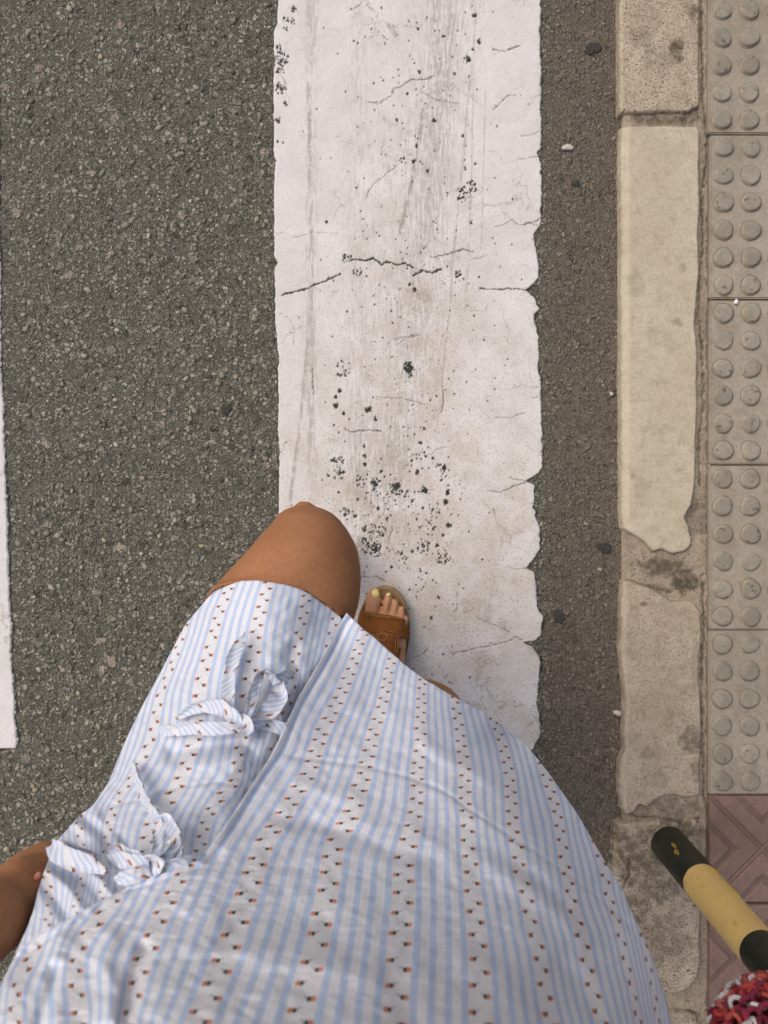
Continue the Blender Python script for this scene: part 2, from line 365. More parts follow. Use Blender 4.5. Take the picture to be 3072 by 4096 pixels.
CR = [(Z2,9,[(112,1700),(170,1685),(230,1672),(270,1660),(300,1640),(345,1630),(380,1612),(450,1580)]),(Z2,9,[(505,1502),(560,1495),(600,1505),(640,1488),(690,1525),(720,1508),(770,1525),(830,1518),(870,1545)]),
(Z2,9,[(868,1588),(920,1562),(990,1572),(1030,1550)]),(Z2,6,[(985,1482),(1040,1475),(1100,1455),(1160,1438),(1220,1450)]),(Z2,3,[(1200,1500),(1260,1490),(1300,1470)]),
(Z2,7,[(1255,1664),(1350,1671),(1420,1664),(1530,1672),(1575,1680)]),(Z2,4,[(1345,1306),(1390,1298),(1440,1270),(1480,1300),(1530,1285),(1590,1300)]),(Z2,6,[(1510,1290),(1560,1282),(1600,1262)]),
(Z2,4,[(610,590),(680,590),(745,550),(760,510)]),(Z2,5,[(755,512),(800,498),(860,455),(940,460),(990,440)]),(Z2,3,[(900,525),(940,540),(1000,575),(1080,590),(1140,600)]),
(Z2,5,[(1330,285),(1400,296),(1440,278),(1490,265)]),(Z2,4,[(1335,628),(1380,590),(1410,555),(1460,545)]),(Z2,3,[(600,1140),(640,1060),(690,1030),(720,1000),(790,950)]),
(Z2,3,[(500,60),(560,30),(590,0)]),(Z2,2.5,[(1495,785),(1560,775),(1605,755)]),(Z2,2.5,[(1470,920),(1540,910),(1600,900)]),(Z2,2,[(100,1810),(160,1840),(185,1900),(180,1990)]),(Z2,2.5,[(1280,1190),(1310,1182),(1345,1195)]),
(Z2,2.5,[(780,1990),(830,1945),(890,1930)]),(Z2,2,[(440,1350),(300,1340),(160,1375)]),
(Z4,5,[(435,680),(470,702),(530,692),(580,690),(630,697)]),(Z4,3,[(610,515),(680,520),(740,520),(800,538),(860,555)]),(Z4,5,[(962,480),(960,540),(953,595)]),(Z4,4,[(264,365),(270,430),(273,500)]),
(Z4,2.5,[(1240,622),(1320,625),(1390,600)]),(Z4,4,[(1195,1008),(1260,1022),(1330,990),(1420,965)]),(Z4,4,[(1310,943),(1400,962)]),(Z4,3,[(1320,1432),(1415,1424)]),(Z4,4,[(525,1465),(570,1476),(600,1465),(650,1492)]),
(Z4,3,[(1150,1690),(1240,1730),(1310,1760)]),(Z4,3.5,[(1000,1880),(1080,1862),(1200,1838),(1300,1815),(1340,1788),(1370,1805),(1385,1802)]),(Z4,3,[(700,210),(760,195),(830,190)]),(Z4,2,[(870,840),(930,790),(985,780)]),(Z4,2.5,[(640,1140),(690,1010)]),
(Z4,4,[(672,1290),(690,1200)]),(Z4,3,[(1030,1650),(1035,1550)]),(Z4,3,[(790,1905),(850,1880),(880,1850)]),(Z4,2,[(1420,520),(1470,512)])]
HOLES = [(Z2,x,y,r) for x,y,r in [(1225,90,15),(1255,240,12),(1190,340,13),(1215,285,8),(905,415,9),(775,690,8),(995,695,12),(1160,780,9),(1170,970,9),(1230,945,7),(955,988,7),(880,1670,14),(850,1640,8),(370,1280,6),(1010,1325,6),(785,402,4),(835,540,6),(550,250,6),(1050,210,10),(890,840,9),(870,930,10),(1120,1330,5),(900,165,7),(1110,425,5),(1240,515,5),(180,45,7),(120,820,5),(88,815,6),(1205,1285,7)]] + \
 [(Z4,x,y,r) for x,y,r in [(775,375,30),(775,350,22),(565,580,17),(600,630,10),(410,480,10),(390,515,8),(390,560,13),(380,665,7),(430,603,8),(860,685,9),(840,755,11),(545,830,10),(540,778,6),(600,975,15),(715,995,22),(860,1010,19),(825,915,13),(970,893,15),(985,1022,12),(975,1072,12),(987,985,6),(795,1066,7),(850,1105,6),(990,1195,13),(545,1215,13),(605,1325,19),(560,1300,12),(795,1332,9),(825,1315,8),(925,1305,11),(852,1305,9),(490,1150,11),(440,1138,8),(505,1060,6),(615,1107,7),(665,1027,8),(870,1450,5),(905,1490,4),(685,1417,6),(960,1250,7),(935,1580,7),(900,1690,9),(740,1345,7),(630,910,8),(950,955,7),(405,1022,6),(375,855,9),(350,935,8),(415,915,9),(640,1245,8),(905,840,5),(893,530,5),(545,875,8),(440,400,6),(400,350,6),(910,1110,8),(940,1130,6),(820,1165,5),(905,1215,7),(630,845,4)]]
CLUST = [(Z2,x,y,r,n) for x,y,r,n in [(150,130,40,26),(180,50,18,8),(115,330,42,40),(105,400,24,14),(95,270,14,8),(110,510,36,34),(135,600,14,9),(92,690,18,12),(1195,1080,42,34),(1150,1140,26,14),(490,1495,28,20),(550,1570,26,16),(1130,1580,20,18),(1180,345,22,12),(1150,1090,20,9),(810,930,20,7)]] + \
 [(Z4,x,y,r,n) for x,y,r,n in [(430,365,40,18),(400,850,36,22),(410,925,34,26),(520,965,34,16),(600,980,34,22),(715,1000,36,20),(600,1225,45,22),(560,1300,42,30),(605,1330,36,34),(850,1310,40,20),(960,1360,40,30),(900,1110,50,14),(440,1140,30,12),(640,1160,60,12),(800,1060,60,10),(820,1480,80,10),(830,850,50,12),(880,1220,50,12),(760,1340,40,8),(640,980,120,22),(960,900,40,10)]]
def stripe_mesh():
    f0, f1 = gy(3012, .004), gy(-40, .004)
    ys = np.r_[np.arange(f0, f1, .0013), np.arange(f1, gy(-880, .004), .01)]
    xs = np.arange(gx(1080, .004), gx(2185, .004), .0013)
    X, Y = np.meshgrid(xs, ys); d = H - .004
    FX = X / d * 3072 + 1536; FY = 2048 - Y / d * 3072
    jag = (fbm(FX / 16, FY / 16, 3, 4) - .5)
    xl = np.interp(FY, [p[1] for p in LE], [p[0] for p in LE]); xr = np.interp(FY, [p[1] for p in RE], [p[0] for p in RE])
    e = np.minimum(np.minimum(FX - xl + jag * 7, xr - FX + jag * 15), 3003 - FY + jag * 10)
    chip_shade = np.zeros_like(X); depth = np.zeros_like(X)
    def win(x0, x1, y0, y1):
        i = np.searchsorted(-FY[:, 0], [-y1, -y0]); j = np.searchsorted(FX[0], [x0, x1]); return slice(i[0], i[1]), slice(j[0], j[1])
    for (o, s), w, pts in CR:
        p = pl(o, s, pts); ax = [a for a, b in p]; ay = [b for a, b in p]; w = w * s * .62
        sl = win(min(ax) - 14, max(ax) + 14, min(ay) - 14, max(ay) + 14)
        fx, fy = FX[sl], FY[sl]
        if fx.size == 0: continue
        wx = fx + (fbm(fx / 9, fy / 9, 5, 3) - .5) * 11; wy = fy + (fbm(fx / 9, fy / 9, 8, 3) - .5) * 11
        dd, _ = d_polyline(wx, wy, p)
        ww = w * (.35 + 1.2 * fbm(fx / 22, fy / 22, 21, 2))
        k = 1 - sstep(ww * .55, ww * .55 + 2.0, dd)
        k *= min(1, .22 + w / 4.6)
        chip_shade[sl] = np.maximum(chip_shade[sl], k); depth[sl] = np.maximum(depth[sl], k)
    holes = [(o[0] + s * x, o[1] + s * y, r * s) for (o, s), x, y, r in HOLES]
    rr = random.Random(5)
    for (o, s), x, y, r, n in CLUST:
        for _ in range(n):
            a = rr.uniform(0, 6.28); q = r * math.sqrt(rr.random()) * s
            holes.append((o[0] + s * x + q * math.cos(a), o[1] + s * y + q * math.sin(a) * 1.1, rr.choice([1.4, 1.6, 2, 2.2, 3, 3.8])))
    for _ in range(420):                                          # stray pinholes, mostly along the tyre line
        holes.append((rr.gauss(1650, 190), rr.uniform(0, 2900), rr.choice([1.2, 1.5, 1.5, 2, 2.6])))
    for hx, hy, r in holes:
        sl = win(hx - r * 2 - 6, hx + r * 2 + 6, hy - r * 2 - 6, hy + r * 2 + 6); fx, fy = FX[sl], FY[sl]
        if fx.size == 0: continue
        dd = np.hypot(fx - hx, (fy - hy) * .85) + (fbm(fx / 7, fy / 7, int(hx), 3) - .5) * r * 1.9
        k = 1 - sstep(r * .75, r * .75 + 2.4, dd)
        chip_shade[sl] = np.maximum(chip_shade[sl], k); depth[sl] = np.maximum(depth[sl], k)
    dirt = np.exp(-((FX - 1680) / 300) ** 2) * .75 * sstep(300, 1500, FY) + .5 * sstep(1200, 2300, FY) + .22
    dirt *= .5 + fbm(FX / 130, FY / 200, 31, 4)
    ctr = 1790 - (FY - 0) * .11
    streak = np.exp(-((FX - ctr) / 140) ** 2) * .62 + np.exp(-((FX - 1245 - .0 * FY) / 30) ** 2) * .7 + np.exp(-((FX - 1430) / 60) ** 2) * .4
    streak *= (1 - sstep(1900, 2500, FY)) * (.35 + 1.1 * fbm(FX / 60, FY / 260, 41, 3))
    for pts, w, a in [([(1805,60),(1785,170),(1752,300),(1725,400)],9,.8),([(1690,440),(1672,600),(1640,760),(1612,880),(1600,930)],9,1.0),([(1670,330),(1690,240),(1760,160)],5,.4),([(1560,100),(1585,140)],13,.7),([(1520,455),(1560,500)],12,.5),([(1515,640),(1575,690)],12,.5),([(1235,330),(1240,700),(1247,1200),(1200,1700),(1160,2000)],8,.8),([(1900,0),(1880,900),(1860,1250)],6,.5),([(1830,0),(1770,420),(1700,900)],4,.75),([(1862,0),(1800,500),(1735,1000)],3,.7),([(1905,50),(1860,600),(1800,1100)],3,.7),([(1760,500),(1660,1200),(1560,1900)],4,.6),([(1880,300),(1800,1200),(1750,1700)],4,.7),([(1540,1000),(1480,1400),(1330,2000)],4,.5),([(1945,250),(1925,1000)],3,.6),([(1590,1480),(1530,1900)],5,.5)]:
        dd, _ = d_polyline(FX, FY, pts); streak = np.maximum(streak, a * (1 - sstep(w * .5, w * 1.6, dd)))
    edge_d = 1 - sstep(2, 26, e); dirt = np.clip(dirt + edge_d * .35 * (FX > 1600), 0, 1)
    lift = sstep(-2.0, 3.5, e)
    z = -.003 + .0068 * lift - depth * .0022 + (fbm(X * 60, Y * 60, 51, 3) - .5) * .0011
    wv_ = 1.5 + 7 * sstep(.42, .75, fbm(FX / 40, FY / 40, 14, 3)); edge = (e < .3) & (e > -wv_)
    z = np.where(edge, .0009, z); z = np.where(e <= -wv_, -.002, z); chip_shade = np.where(e < .3, 1.0, chip_shade)  # rim set fully dark: shade along the stripe's edge, painted in
    keep = e > -wv_ - 3
    V = np.stack([X, Y, z], -1).reshape(-1, 3); F = grid_faces(*X.shape, keep)
    A = np.stack([chip_shade, dirt, np.clip(streak, 0, 1), 0 * X + 1], -1).reshape(-1, 4)
    V, F, A = compact(V, F, A)
    return np_mesh("crossing_stripe", V, F, {"mask": A})
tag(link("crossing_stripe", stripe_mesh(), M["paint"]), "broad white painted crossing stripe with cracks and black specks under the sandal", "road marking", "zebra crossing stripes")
def stripe2_mesh():
    R2 = [(-30,-880),(-14,300),(-6,940),(0,1100),(4,1500),(13,1600),(15,1720),(17,1800),(22,1850),(17,1880),(25,2000),(28,2150),(35,2300),(38,2430),(47,2500),(41,2560),(42,2620),(52,2700),(56,2780),(58,2850),(65,2950),(68,2998)]
    ys = np.arange(gy(3006, .004), gy(-880, .004), .0022); xs = np.r_[np.arange(gx(-1010, .004), gx(-60, .004), .012), np.arange(gx(-60, .004), gx(80, .004), .0016)]
    X, Y = np.meshgrid(xs, ys); d = H - .004; FX = X / d * 3072 + 1536; FY = 2048 - Y / d * 3072
    jag = fbm(FX / 16, FY / 16, 93, 4) - .5
    e = np.minimum(np.interp(FY, [p[1] for p in R2], [p[0] for p in R2]) - FX + jag * 14, 2996 - FY + jag * 8)
    e = np.minimum(e, FX + 1000)
    z = -.003 + .0068 * sstep(-2, 3.5, e) + (fbm(X * 60, Y * 60, 52, 3) - .5) * .001
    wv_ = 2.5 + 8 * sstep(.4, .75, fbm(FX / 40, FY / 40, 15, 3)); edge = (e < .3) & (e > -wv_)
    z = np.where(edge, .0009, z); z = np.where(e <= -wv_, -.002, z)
    A = np.stack([1.0 * (e < .3), .25 * fbm(FX / 130, FY / 200, 33, 4), 0 * X, 0 * X + 1], -1).reshape(-1, 4)  # first channel: dark rim, edge shade painted into the colour
    V, F, A = compact(np.stack([X, Y, z], -1).reshape(-1, 3), grid_faces(*X.shape, e > -wv_ - 4), A)
    return np_mesh("crossing_stripe", V, F, {"mask": A})
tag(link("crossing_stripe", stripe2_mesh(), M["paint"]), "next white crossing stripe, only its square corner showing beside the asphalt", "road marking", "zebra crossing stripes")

# ---- kerb and pavement as height fields
def field(name, poly, z0, zt, res, mat, bevel=14, rough=.0012, mask=None, seed=0, jag=8, bevel_l=None, crk=()):
    px = [p[0] for p in poly]; py = [p[1] for p in poly]; d = H - zt
    xs = np.arange(gx(min(px) - 14, zt), gx(max(px) + 14, zt), res); ys = np.arange(gy(max(py) + 14, zt), gy(min(py) - 14, zt), res)
    X, Y = np.meshgrid(xs, ys); FX = X / d * 3072 + 1536; FY = 2048 - Y / d * 3072
    e = sdist(FX, FY, poly) + (fbm(FX / 30, FY / 30, seed, 4) - .5) * jag
    lift = np.sqrt(np.clip(1 - (1 - np.clip(e / bevel, 0, 1)) ** 2, 0, 1))
    z = z0 + (zt - z0) * lift + (fbm(X * 45, Y * 45, seed + 3, 5) - .5) * rough * 2
    pale = np.zeros_like(X)
    if bevel_l:
        l = FX - (min(px) + bevel_l[1]); z -= bevel_l[2] * (1 - sstep(0, bevel_l[0], l)); pale = np.exp(-((l - bevel_l[0] * .8) / (bevel_l[0] * .35)) ** 2)
    r, g = (mask(FX, FY) if mask else (0 * X, 0 * X))
    for w, pts in crk:
        wx = FX + (fbm(FX / 14, FY / 14, 5, 3) - .5) * 18; wy = FY + (fbm(FX / 14, FY / 14, 9, 3) - .5) * 18
        dd, _ = d_polyline(wx, wy, pts); k = 1 - sstep(w * .5, w * .5 + 3.5, dd); z -= .004 * k; r = np.maximum(r, k)
    r = np.clip(r + .5 * (1 - sstep(0, 12, e)), 0, 1)
    A = np.stack([r, g, np.clip(pale, 0, 1), 0 * X + 1], -1).reshape(-1, 4)
    V, F, A = compact(np.stack([X, Y, z], -1).reshape(-1, 3), grid_faces(*X.shape, e > -6), A)
    return link(name, np_mesh(name, V, F, {"mask": A}), mat)
def blobs(L):
    def f(x, y):
        o = 0 * x
        for cx, cy, rx, ry, a in L:
            q = np.hypot((x - cx) / rx, (y - cy) / ry) + (fbm(x / 30, y / 30, int(cx), 4) - .5) * 1.1
            o = np.maximum(o, a * (1 - sstep(.6, 1.15, q)))
        return o
    return f
KG = "kerb stones along the road edge"
def mk(st, g=0.0): return lambda x, y: (st(x, y), g * (.4 + fbm(x / 60, y / 60, 9, 3)))
o = field("kerb_stone", [(2473,-620),(2803,-620),(2806,20),(2804,120),(2803,300),(2806,420),(2796,434),(2772,440),(2762,448),(2640,452),(2475,454)], -.01, PZ, .0022, M["kerb_old"], 13, .0012,
          mk(blobs([(2705,210,32,44,1),(2722,168,14,22,.8),(2770,50,24,34,.8),(2738,330,9,16,.9),(2560,150,60,50,.35),(2640,240,90,60,.3),(2600,60,50,40,.3)]), .9), 1, 7, (16, 0, .0022))
tag(o, "pitted grey kerb stone with a dark brown scab, above the mortar joint", "kerb stone", KG)
o = field("kerb_stone", [(2481,500),(2500,497),(2690,496),(2795,500),(2806,520),(2803,640),(2806,800),(2800,950),(2804,1080),(2796,1180),(2786,1290),(2796,1400),(2795,1660),(2790,1760),(2788,1930),(2772,2020),(2746,2070),(2762,2110),(2773,2160),(2770,2190),(2742,2212),(2694,2222),(2648,2203),(2612,2212),(2592,2190),(2560,2160),(2526,2140),(2490,2118),(2484,2080)], -.01, PZ + .003, .0022, M["kerb"], 12, .0009,
          mk(blobs([(2705,1290,26,22,.5),(2731,1072,14,20,.45),(2530,1905,12,14,.4),(2640,1340,60,40,.25),(2560,1950,30,60,.25),(2720,1880,24,8,.3),(2640,1720,40,30,.2),(2540,1130,40,60,.3)]), .0), 2, 7, (34, 4, .0035))
tag(o, "long smooth sandy kerb stone with a broken jagged lower end", "kerb stone", KG)
o = field("kerb_stone", [(2488,2322),(2520,2318),(2600,2345),(2690,2400),(2760,2395),(2795,2420),(2808,2447),(2814,2540),(2806,2620),(2803,2703),(2814,2912),(2807,3052),(2808,3186),(2780,3196),(2747,3200),(2696,3187),(2660,3190),(2626,3205),(2600,3230),(2585,3236),(2561,3226),(2545,3256),(2505,3268),(2486,3238),(2475,3145),(2477,3052),(2498,3000),(2491,2935),(2500,2819),(2491,2726),(2478,2586),(2483,2400)], -.01, PZ, .0022, M["kerb_old"], 12, .0014,
          mk(blobs([(2770,2960,60,60,.7),(2790,3070,30,60,.6),(2600,3010,40,30,.35),(2640,3120,40,40,.3),(2575,2415,18,12,.8),(2780,2640,20,120,.3)]), .35), 3, 8, (26, 6, .003))
tag(o, "worn mottled kerb stone between the broken joint and the bollard", "kerb stone", KG)
o = field("kerb_stone", [(2462,3296),(2520,3286),(2640,3275),(2720,3282),(2745,3310),(2780,3270),(2812,3290),(2816,3500),(2814,3700),(2812,3850),(2800,3915),(2770,3960),(2720,3984),(2600,3992),(2440,3994),(2435,3700),(2440,3480)], -.02, PZ + .004, .0022, M["kerb_old"], 18, .0022,
          mk(blobs([(2570,3420,140,120,.8),(2600,3760,160,120,.55),(2560,3480,120,80,.75),(2680,3330,110,60,.8),(2540,3640,90,70,.75),(2660,3560,90,60,.7),(2690,3700,60,60,.5),(2470,3400,60,110,.9),(2800,3500,40,160,.5)]), .9), 4, 10, (50, 0, .009), crk=[(4, [(2520,3440),(2515,3500),(2490,3560)])])
tag(o, "rough stained kerb stone with the black and yellow bollard standing on it", "kerb stone", KG)
o = field("kerb_stone", [(2440,4052),(2600,4050),(2770,4048),(2796,4062),(2800,4100),(2800,4700),(2440,4700)], -.02, PZ + .003, .0025, M["kerb_old"], 12, .0014, mk(blobs([(2780,4060,30,30,.6)]), .8), 5, 7)
tag(o, "pale grainy kerb stone at the lower edge, beyond the rounded mortar joint", "kerb stone", KG)

def pavement():
    stain = blobs([(2650,2270,110,50,.9),(2740,2330,60,50,1.0),(2600,2370,80,30,.5),(2790,2060,60,90,.55),(2640,478,180,30,.8),(2760,460,60,40,1),(2640,3240,200,60,.5),(2720,3330,110,60,.8),(2815,1400,18,1200,.25)])
    cr = [(4, [(2817,-80),(2806,60),(2812,380),(2832,560),(2829,640),(2810,760),(2812,1000),(2800,1140),(2796,1260),(2812,1420),(2815,1640),(2796,1760),(2802,1940)]),(3, [(2836,-80),(2833,3180)]),(5, [(2812,2300),(2818,2500),(2808,2700),(2818,3180),(2836,3260),(2828,3480)]),(4, [(2500,2320),(2600,2350),(2690,2370)]),(4, [(2530,3262),(2560,3270),(2640,3275),(2700,3300),(2735,3310),(2770,3280),(2800,3275)]),(3,[(2837,3900),(2832,4100)])]
    xs = np.r_[np.arange(gx(2470), gx(2850), .0025), np.array([.62, 1.0, 3, 10, 60])]
    ys = np.r_[np.array([-60, -10, -3]), np.arange(gy(4110), gy(-20), .0025), np.array([1.2, 3, 10, 60])]
    X, Y = np.meshgrid(xs, ys); d = H - .012; FX = X / d * 3072 + 1536; FY = 2048 - Y / d * 3072
    z = .011 + (fbm(X * 60, Y * 60, 71, 4) - .5) * .005
    z = np.where(FX > 2846, .008, z)
    z = np.where(FX < 2495, -.004, z)
    r = stain(FX, FY)
    for w, pts in cr:
        wx = FX + (fbm(FX / 14, FY / 14, 5, 3) - .5) * 16
        dd, _ = d_polyline(wx, FY, pts); k = 1 - sstep(w * .5, w * .5 + 4, dd); z = z - .004 * k; r = np.maximum(r, k)
    A = np.stack([r, .5 + 0 * X, 0 * X, 0 * X + 1], -1).reshape(-1, 4)
    return np_mesh("pavement", np.stack([X, Y, z], -1).reshape(-1, 3), grid_faces(*X.shape), {"mask": A})
tag(link("pavement", pavement(), M["mortar"]), "brown mortar bed of the pavement between kerb and tiles", kind="structure")

# ---- tactile tiles with their bumps
def bump_mesh(k):
    rr = random.Random(k); n = 28; prof = [(.0196, .0003), (.0180, .0005), (.0174, .0006), (.0170, .0030), (.0160, .0050), (.0146, .0060), (.0130, .0063), (.006, .0064)]
    V = []; F = []
    for r, z in prof:
        for i in range(n):
            a = 2 * math.pi * i / n; w = 1 + .03 * (math.sin(2 * a + k) + math.sin(3 * a + 2 * k))
            V.append((r * w * math.cos(a), r * w * math.sin(a), z + rr.uniform(-.0002, .0002)))
    for j in range(len(prof) - 1):
        for i in range(n):
            a, b = j * n + i, j * n + (i + 1) % n; F.append((a, b, b + n, a + n))
    me = bpy.data.meshes.new("bump"); V.append((0, 0, .0064)); m = len(V) - 1; q = (len(prof) - 1) * n
    me.from_pydata(V, [], F + [(q + i, q + (i + 1) % n, m) for i in range(n)]); me.update(); me.materials.append(M["bump"]); me.materials.append(M["bump_ring"]); me.materials.append(M["tile"]); me.polygons.foreach_set('material_index', np.array([1] * (2 * n) + [2] * (2 * n) + [0] * (len(me.polygons) - 4 * n), np.int32))  # darker brown ring round the foot of each bump
    me.polygons.foreach_set("use_smooth", np.ones(len(me.polygons), bool)); return me
BUMPS = [bump_mesh(k) for k in range(5)]
def slab(name, w, h, z0, z1, mat, parent=None, bev=.0025):
    bm = bmesh.new(); bmesh.ops.create_cube(bm, size=1)
    bmesh.ops.scale(bm, vec=(w, h, z1 - z0), verts=bm.verts); bmesh.ops.translate(bm, vec=(0, 0, (z0 + z1) / 2), verts=bm.verts)
    bmesh.ops.bevel(bm, geom=[e for e in bm.edges], offset=bev, segments=2, affect='EDGES')
    me = bpy.data.meshes.new(name); bm.to_mesh(me); bm.free(); return link(name, me, mat, parent, smooth=False)
TL = 660 / 3072 * (H - PZ); X0 = gx(2838)
def tactile(y_top, label, shift=0):
    h = TL - .0022
    o = slab("tactile_tile", h, h, -.02, 0, M["tile"]); o.location = (X0 + TL / 2 + gx(1536 + shift), gy(y_top) - TL / 2, PZ + random.uniform(-.001, .001))
    o.rotation_euler = (random.uniform(-.002, .002), random.uniform(-.002, .002), random.uniform(-.002, .002))
    tag(o, label, "paving tile", "tactile paving tiles")
    for i in range(6):
        for j in range(6):
            b = bpy.data.objects.new("bump", random.choice(BUMPS)); COL.objects.link(b); b.parent = o
            b.location = ((i - 2.5) * TL / 6 + random.uniform(-.0006, .0006), (j - 2.5) * TL / 6 + random.uniform(-.0006, .0006), random.uniform(-.0006, .0002))
            b.rotation_euler = (0, 0, random.uniform(0, 6.28))
tactile(-123, "beige tactile tile with grey bumps beside the pitted grey kerb stone", -6)
tactile(537, "tactile tile with grey bumps beside the sandy kerb stone's upper end")
tactile(1199, "tactile tile with grey bumps whose upper joint holds a white pebble", -1)
tactile(1861, "tactile tile with grey bumps beside the broken kerb stone end", -3)
tactile(2520, "tactile tile with grey bumps whose lower edge meets the pink tiles", -4)

# ---- pink relief tiles
def pink_tile(cx, cy, label):
    T = 434 / 3072 * (H - PZ); n = 130; a = np.linspace(-1, 1, n); X, Y = np.meshgrid(a, a)
    z = np.zeros_like(X)
    for ex, ey in ((1, 0), (-1, 0), (0, 1), (0, -1)):
        r = np.abs(X - ex) + np.abs(Y - ey)
        z -= .0035 * np.exp(-((r - .955) / .022) ** 2)
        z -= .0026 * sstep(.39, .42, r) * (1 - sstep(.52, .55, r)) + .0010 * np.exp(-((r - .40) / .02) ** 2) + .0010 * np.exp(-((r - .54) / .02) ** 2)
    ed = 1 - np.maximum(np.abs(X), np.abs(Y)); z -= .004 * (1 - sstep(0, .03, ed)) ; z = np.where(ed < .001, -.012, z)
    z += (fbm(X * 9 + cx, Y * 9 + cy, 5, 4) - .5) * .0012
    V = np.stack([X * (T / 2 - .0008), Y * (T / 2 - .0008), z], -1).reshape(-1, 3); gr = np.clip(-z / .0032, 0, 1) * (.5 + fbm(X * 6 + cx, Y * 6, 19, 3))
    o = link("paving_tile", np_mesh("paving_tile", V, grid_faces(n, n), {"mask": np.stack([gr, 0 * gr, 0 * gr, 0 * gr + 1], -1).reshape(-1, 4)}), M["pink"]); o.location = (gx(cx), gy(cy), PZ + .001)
    tag(o, label, "paving tile", "pink relief paving tiles")
pink_tile(2834 + 217, 3180 + 217, "pink tile with diamond relief touching the tactile tiles")
pink_tile(2835 + 217, 3615 + 217, "lower pink tile with diamond relief behind the bollard's yellow band")
pink_tile(2836 + 217, 4050 + 217, "pink tile mostly hidden below the crochet bag")

# ---- loose aggregate on the asphalt
def aggregate(n):
    t = (1 + 5 ** .5) / 2
    ico = np.array([(-1,t,0),(1,t,0),(-1,-t,0),(1,-t,0),(0,-1,t),(0,1,t),(0,-1,-t),(0,1,-t),(t,0,-1),(t,0,1),(-t,0,-1),(-t,0,1)], float) / 1.9
    fc = np.array([(0,11,5),(0,5,1),(0,1,7),(0,7,10),(0,10,11),(1,5,9),(5,11,4),(11,10,2),(10,7,6),(7,1,8),(3,9,4),(3,4,2),(3,2,6),(3,6,8),(3,8,9),(4,9,5),(2,4,11),(6,2,10),(8,6,7),(9,8,1)])
    x = RNG.uniform(-.80, .445, n); y = RNG.uniform(-1.02, 1.02, n)
    FX = x / H * 3072 + 1536; FY = 2048 - y / H * 3072
    ok = ~((FX > 1078) & (FX < 2185) & (FY < 3020)) & ~((FX < 80) & (FY < 3010)) & ((FX < 2465) & ((FX < 2400) | (RNG.random(n) < .7)))
    x, y, FX = x[ok], y[ok], FX[ok]; n = len(x)
    s = .0009 + .0046 * RNG.random(n) ** 4.5 + .0008 * RNG.random(n); s *= np.where(FX > 2150, .72, 1)
    V = ico[None] * (1 + RNG.uniform(-.35, .35, (n, 12, 1))) * (s[:, None, None] * np.stack([RNG.uniform(.7, 1.5, n), RNG.uniform(.6, 1.1, n), RNG.uniform(.35, .6, n)], -1)[:, None])
    a = RNG.uniform(0, 6.28, n); c, q = np.cos(a)[:, None], np.sin(a)[:, None]
    V = np.stack([V[..., 0] * c - V[..., 1] * q + x[:, None], V[..., 0] * q + V[..., 1] * c + y[:, None], V[..., 2] + s[:, None] * .12], -1)
    F = (fc[None] + (np.arange(n) * 12)[:, None, None]).reshape(-1, 3)
    pal = np.array([(.25,.24,.185),(.29,.27,.21),(.20,.19,.145),(.35,.32,.26),(.15,.145,.11),(.33,.27,.19),(.09,.088,.07),(.23,.22,.18)])
    tint = 1.25 * pal[RNG.choice(8, n, p=[.25,.19,.2,.07,.13,.05,.04,.07])] * RNG.uniform(.7, 1.1, (n, 1))
    tint = np.where((FX > 2150)[:, None], tint * np.array([.85, .76, .66]), tint)
    A = np.concatenate([np.repeat(tint, 12, 0), np.ones((n * 12, 1))], 1)
    return np_mesh("gravel", V.reshape(-1, 3), F, {"tint": A})
g = link("gravel", aggregate(15000), M["stones"], smooth=False); tag(g, "fine pale stone chippings bedded in the asphalt", "gravel", kind="stuff")

def blob(name, px, py, z, rx, ry, h, mat, label, cat, group=None, seed=0):
    rr = random.Random(seed); bm = bmesh.new(); bmesh.ops.create_icosphere(bm, subdivisions=3, radius=1)
    for v in bm.verts:
        a = math.atan2(v.co.y, v.co.x); w = 1 + .16 * math.sin(2 * a + seed) + .11 * math.sin(3 * a + seed * 2) + .07 * math.sin(7 * a + seed)
        v.co = Vector((v.co.x * rx * w, v.co.y * ry * w, v.co.z * h))
    me = bpy.data.meshes.new(name); bm.to_mesh(me); bm.free(); o = link(name, me, mat)
    o.location = (*G(px, py, z), z); return tag(o, label, cat, group)
GG = "dark spots stuck to the asphalt"
blob("tar_spot", 2372, 193, .002, .013, .012, .0012, M["gum"], "large dark spot on the asphalt strip near the pitted kerb stone", "tar spot", GG, 1)
blob("tar_spot", 2304, 733, .002, .007, .007, .0012, M["gum"], "small round dark spot on the asphalt strip beside the stripe's straight edge", "tar spot", GG, 2)
blob("tar_spot", 2418, 2192, .002, .013, .010, .0012, M["gum"], "oval dark spot on asphalt beside the broken kerb stone end", "tar spot", GG, 3)
blob("tar_spot", 2235, 2465, .002, .011, .012, .0012, M["gum"], "dull dark spot on asphalt right of the sandal", "tar spot", GG, 4)
blob("tar_spot", 905, 1640, .002, .009, .009, .0012, M["gum"], "dark spot on the wide asphalt left of the broad stripe", "tar spot", GG, 6)
blob("pebble", 2944, 1208, PZ + .003, .0042, .0042, .004, M["eye"], "tiny white pebble in the joint between two tactile tiles", "pebble", "loose pebbles", 5)
blob("pebble", 2272, 590, .003, .0095, .0065, .004, M["pebble"], "pale triangular pebble on the asphalt strip beside the stripe", "pebble", "loose pebbles", 8)
blob("pebble", 2470, 2852, .004, .0075, .006, .005, M["pebble"], "cream pebble lying against the worn mottled kerb stone", "pebble", "loose pebbles", 9)
blob("pebble", 2446, 1575, .003, .004, .0038, .003, M["pebble"], "small pale pebble in the gutter by the sandy kerb stone", "pebble", "loose pebbles", 10)

